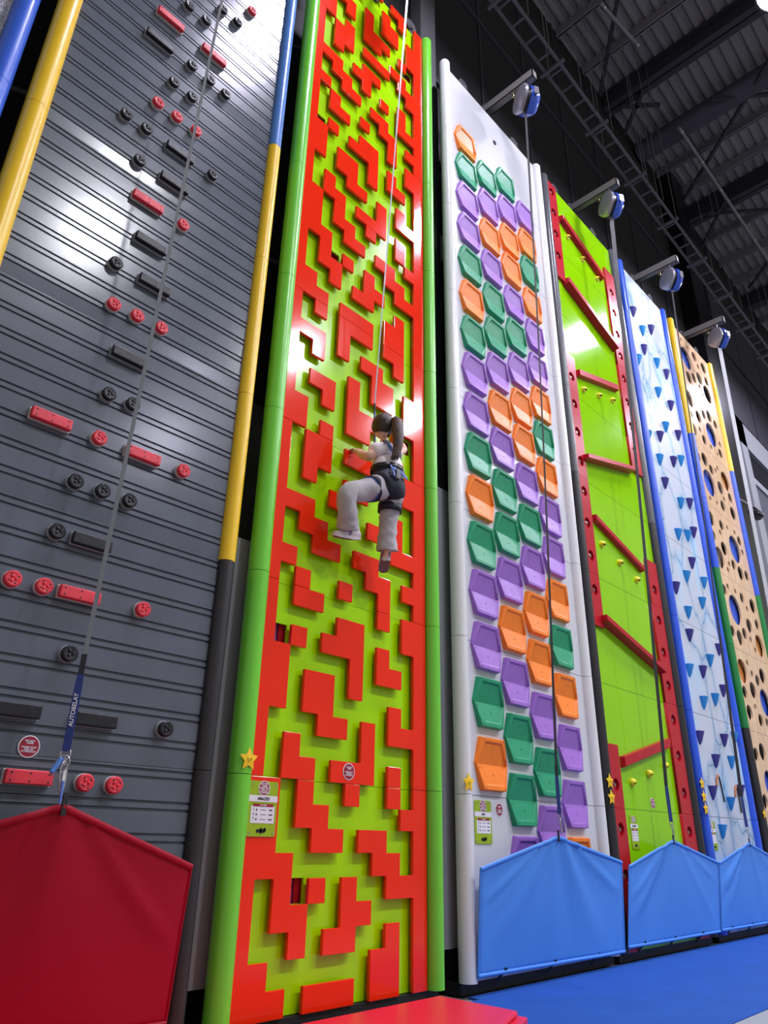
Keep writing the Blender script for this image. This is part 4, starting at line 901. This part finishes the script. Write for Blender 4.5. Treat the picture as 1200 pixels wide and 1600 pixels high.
# hair: cap swept back to a ponytail
b = MB(); v = []; n = 40; rows = 16
for j in range(rows+1):
    for i in range(n):
        th = 2*PI*i/n; front = math.sin(th)
        lim = 0.40*PI if front > 0.62 else (0.50+min(0.23, 0.8*(0.62-front)))*PI
        lim = min(lim, 0.73*PI); ph = lim*j/rows
        x = math.sin(ph)*math.cos(th); y = math.sin(ph)*math.sin(th); z = math.cos(ph); g = 1+0.012*math.sin(th*17+j*0.4)
        v.append(headpt(0.068*x*g, 0.079*y*g-0.003, 0.090*z*g+0.002))
b.add(v, [(j*n+i, j*n+(i+1) % n, (j+1)*n+(i+1) % n, (j+1)*n+i) for j in range(rows) for i in range(n)])
hair = b.build('hair', 'hair', body, HC, smooth=80); so = hair.modifiers.new('t', 'SOLIDIFY'); so.thickness = 0.006; so.offset = -1
b = MB(); pts = [headpt(0.035, -0.072, 0.045), headpt(0.05, -0.10, 0.05)]
base = headpt(0.030, -0.088, 0.034)
path = [headpt(0.02, -0.066, 0.03), base, base+Vector((0.0, -0.016, -0.02)), base+Vector((-0.006, -0.026, -0.075)), base+Vector((-0.008, -0.034, -0.145)), base+Vector((-0.012, -0.034, -0.215)), base+Vector((-0.02, -0.03, -0.265)), base+Vector((-0.03, -0.024, -0.30))]
b.tube(path, [0.02, 0.026, 0.034, 0.038, 0.036, 0.03, 0.02, 0.006], 18)
for q in range(9):
    a = q*0.7; off = Vector((math.cos(a)*0.02, math.sin(a)*0.02, 0))
    b.tube([p+off*(0.3+0.13*i) for i, p in enumerate(path[1:])], [0.010, 0.013, 0.014, 0.014, 0.012, 0.008, 0.003], 8)
o = b.build('ponytail', 'ponytail_brown', hair, base, smooth=70); o['label'] = 'long dark brown ponytail'
b = MB(); b.lathe([(0.019, -0.006), (0.022, 0), (0.019, 0.006)], tuple(base.lerp(path[0], 0.4)), 'z', 14); b.build('hair_tie', 'strap_black', hair, base, smooth=60)
# clothes
V_ = []; E_ = []
c0 = sv(0.655, -0.238, 2.765, (0.10, 0.092)); c1 = sv(0.658, -0.236, 2.83, (0.108, 0.094), c0); c2 = sv(0.662, -0.23, 2.90, (0.116, 0.094), c1); c3 = sv(0.66, -0.222, 2.955, (0.092, 0.072), c2); c4 = sv(0.653, -0.22, 2.99, 0.037, c3)
a1 = sv(0.582, -0.225, 2.938, 0.054, c3); a2 = sv(0.530, -0.22, 2.896, 0.056, a1); b1 = sv(0.742, -0.208, 2.968, 0.054, c3); b2 = sv(0.80, -0.2, 3.01, 0.052, b1)
skin_mesh('shirt', V_, E_, 'shirt', body, (0.66, -0.22, 2.87), label='pale pink short sleeved shirt')
def leg_tube(path, radii, name='trouser_leg'):
    b = MB(); P_ = [Vector(p) for p in path]; pts = []; rr = []
    N = 26
    for i in range(N+1):
        t = i/N*(len(P_)-1); k = min(int(t), len(P_)-2); u = t-k
        p0, p1, p2, p3 = P_[max(k-1, 0)], P_[k], P_[k+1], P_[min(k+2, len(P_)-1)]
        pts.append(0.5*((2*p1)+(p2-p0)*u+(2*p0-5*p1+4*p2-p3)*u*u+(3*p1-p0-3*p2+p3)*u**3)); rr.append(lerp(radii[k], radii[k+1], u))
    n = 24; v = []
    for i, p in enumerate(pts):
        d = (pts[min(i+1, N)]-pts[max(i-1, 0)]).normalized(); u_ = Vector((0, 1, 0.05)); a = d.cross(u_).normalized(); c = a.cross(d).normalized()
        for j in range(n):
            t = 2*PI*j/n; r = rr[i]*(1+0.05*math.sin(t*3+i*0.9)+0.035*math.sin(t*5-i*1.7)+0.03*math.sin(i*1.5+t))
            v.append(p+(a*math.cos(t)+c*math.sin(t))*r)
    b.add(v, [(i*n+j, i*n+(j+1) % n, (i+1)*n+(j+1) % n, (i+1)*n+j) for i in range(N) for j in range(n)]); return b
tr = MB()
lg1 = leg_tube([(0.64, -0.24, 2.70), (0.57, -0.24, 2.655), (0.46, -0.22, 2.605), (0.372, -0.20, 2.555), (0.385, -0.18, 2.48), (0.425, -0.15, 2.425), (0.445, -0.128, 2.388)], [0.078, 0.075, 0.060, 0.056, 0.053, 0.057, 0.064])
lg2 = leg_tube([(0.67, -0.24, 2.71), (0.702, -0.235, 2.65), (0.712, -0.21, 2.56), (0.718, -0.195, 2.48), (0.728, -0.18, 2.40), (0.742, -0.165, 2.32)], [0.080, 0.074, 0.062, 0.054, 0.056, 0.068])
tr.add(lg1.v, lg1.f); tr.add(lg2.v, lg2.f)
o = tr.build('trousers', 'trousers', body, (0.65, -0.2, 2.6), 'loose light grey flared trousers', smooth=80)
so = o.modifiers.new('t', 'SOLIDIFY'); so.thickness = 0.004; so.offset = 1
# harness: seat, waist belt, thigh loops, shoulder straps
V_ = []; E_ = []
h0 = sv(0.654, -0.237, 2.81, (0.112, 0.10)); h1 = sv(0.654, -0.238, 2.765, (0.118, 0.108), h0); h2 = sv(0.654, -0.24, 2.715, (0.122, 0.114), h1)
h3 = sv(0.600, -0.242, 2.675, 0.108, h2); h4 = sv(0.560, -0.240, 2.655, 0.104, h3); h5 = sv(0.698, -0.244, 2.665, 0.108, h2); h6 = sv(0.706, -0.232, 2.60, 0.098, h5)
hn = skin_mesh('harness', V_, E_, 'harness_navy', body, (0.655, -0.24, 2.73), label='dark navy climbing harness with light blue straps')
def strap(pts, w_, m='harness_blue', nm_='harness_strap', th=0.006, up=(0, 1, 0)):
    b = MB()
    for p, q in zip(pts[:-1], pts[1:]): b.bar(p, q, w_, th, up=up)
    return b.build(nm_, m, hn, pts[0])
strap([(0.60, -0.296, 2.955), (0.632, -0.312, 2.90), (0.66, -0.316, 2.84), (0.668, -0.322, 2.79)], 0.024)
strap([(0.722, -0.285, 2.97), (0.70, -0.306, 2.92), (0.69, -0.312, 2.85), (0.69, -0.32, 2.79)], 0.022, 'harness_navy')
strap([(0.565, -0.29, 2.955), (0.60, -0.285, 2.972), (0.655, -0.272, 2.985)], 0.02, 'harness_navy')
def ring(c, rx, ry, z0, z1, m, nm_, tilt=0.0):
    b = MB(); n = 28
    b.add([(c[0]+rx*math.cos(2*PI*i/n), c[1]+ry*math.sin(2*PI*i/n), z+tilt*math.cos(2*PI*i/n)) for z in (z0, z1) for i in range(n)], [(i, (i+1) % n, n+(i+1) % n, n+i) for i in range(n)])
    o = b.build(nm_, m, hn, c, smooth=60); so = o.modifiers.new('t', 'SOLIDIFY'); so.thickness = 0.006; so.offset = 1; return o
ring((0.655, -0.237, 2.795), 0.102, 0.094, 2.785, 2.82, 'belay_black', 'waist_belt', 0.006)
def loop(c, d, r_, w_, m, nm_):
    d = Vector(d).normalized(); b = MB(); c = Vector(c); a = d.cross(Vector((0, 1, 0.05))).normalized(); e_ = a.cross(d).normalized(); n = 24
    b.add([c+d*q+(a*math.cos(2*PI*i/n)+e_*math.sin(2*PI*i/n))*r_ for q in (-w_/2, w_/2) for i in range(n)], [(i, (i+1) % n, n+(i+1) % n, n+i) for i in range(n)])
    o = b.build(nm_, m, hn, c, smooth=60); so = o.modifiers.new('t', 'SOLIDIFY'); so.thickness = 0.006; so.offset = 1; return o
loop((0.532, -0.232, 2.637), (0.9, 0.1, 0.42), 0.074, 0.045, 'harness_navy', 'thigh_loop')
loop((0.508, -0.230, 2.627), (0.9, 0.1, 0.42), 0.071, 0.008, 'harness_blue', 'thigh_loop_edge')
loop((0.710, -0.215, 2.575), (0.05, 0.1, -1), 0.068, 0.05, 'harness_navy', 'thigh_loop')
strap([(0.626, -0.334, 2.755), (0.622, -0.336, 2.70), (0.612, -0.33, 2.665)], 0.012)
strap([(0.585, -0.335, 2.785), (0.588, -0.352, 2.745), (0.60, -0.355, 2.71)], 0.014)
strap([(0.588, -0.352, 2.762), (0.65, -0.362, 2.752), (0.705, -0.352, 2.738), (0.745, -0.325, 2.755)], 0.018)
b = MB(); b.box(0.61, 0.642, -0.364, -0.345, 2.70, 2.765); b.build('buckle', 'webbing', hn, (0.66, -0.335, 2.72), bevel=0.003)
b = MB(); b.box(0.70, 0.722, -0.325, -0.312, 2.78, 2.805); b.build('buckle', 'webbing', hn, (0.71, -0.32, 2.79), bevel=0.003)
# shoes
def shoe(c, yawdeg, pitchdeg, L_=0.15, roll_=0.0):
    R_ = Matrix.Rotation(math.radians(yawdeg), 3, 'Z') @ Matrix.Rotation(math.radians(pitchdeg), 3, 'Y') @ Matrix.Rotation(math.radians(roll_), 3, 'X'); c = Vector(c)
    def P3(x, y, z): return c+R_ @ Vector((x, y, z))
    secs = [(-0.5, 0.024, 0.0, 0.05), (-0.42, 0.030, 0, 0.066), (-0.2, 0.032, 0, 0.066), (0.0, 0.032, 0, 0.052), (0.2, 0.034, 0, 0.038), (0.38, 0.028, 0.003, 0.026), (0.5, 0.014, 0.007, 0.016)]
    n = 12; v = []
    for x, hw, zb, h in secs:
        for i in range(n): a = 2*PI*i/n; v.append(P3(x*L_, hw*math.cos(a)*(1.0 if math.sin(a) < 0 else 0.85), zb+h*0.5+h*0.5*math.sin(a)))
    f = [(j*n+i, j*n+(i+1) % n, (j+1)*n+(i+1) % n, (j+1)*n+i) for j in range(len(secs)-1) for i in range(n)] + [tuple(range(n-1, -1, -1)), tuple(range((len(secs)-1)*n, len(secs)*n))]
    b = MB(); b.add(v, f); o = b.build('shoe', 'shoe_white', body, c, 'white and lilac trainer', smooth=60)
    b = MB(); out = [(-0.52, 0.018), (-0.45, 0.028), (-0.2, 0.029), (0.15, 0.033), (0.4, 0.03), (0.53, 0.012)]; ring_ = [(x*L_, w_) for x, w_ in out]+[(x*L_, -w_) for x, w_ in reversed(out)]; m_ = len(ring_)
    vv = [P3(x, y, -0.012+(0.006 if abs(x) > 0.4*L_ else 0)) for x, y in ring_]+[P3(x, y, 0.010+(0.006 if x > 0.4*L_ else 0)) for x, y in ring_]
    b.add(vv, [tuple(range(m_-1, -1, -1)), tuple(range(m_, 2*m_))]+[(i, (i+1) % m_, (i+1) % m_+m_, i+m_) for i in range(m_)]); b.mi = [1]+[0]*(len(b.f)-1)
    b.build('sole', ['shoe_white', 'shoe_sole'], o, c, bevel=0.002)
    b = MB(); b.tube([P3(-0.28*L_, 0, 0.04), P3(-0.26*L_, 0, 0.085)], [0.026, 0.024], 14, up=tuple(R_ @ Vector((1, 0, 0)))); b.build('ankle_collar', 'shoe_lilac', o, c, smooth=50)
shoe((0.458, -0.108, 2.338), 178, 8, 0.19, -14)
shoe((0.765, -0.125, 2.268), 52, 38, 0.15)
b = MB(); b.tube([(0.741, -0.165, 2.345), (0.752, -0.148, 2.31), (0.762, -0.135, 2.275)], [0.028, 0.030, 0.031], 14); b.build('sock', 'shoe_white', body, (0.75, -0.15, 2.3), smooth=60)
b = MB(); b.tube([(0.445, -0.126, 2.41), (0.452, -0.118, 2.38), (0.462, -0.11, 2.352)], [0.028, 0.031, 0.033], 14); b.build('sock', 'shoe_lilac', body, (0.45, -0.12, 2.38), smooth=60)
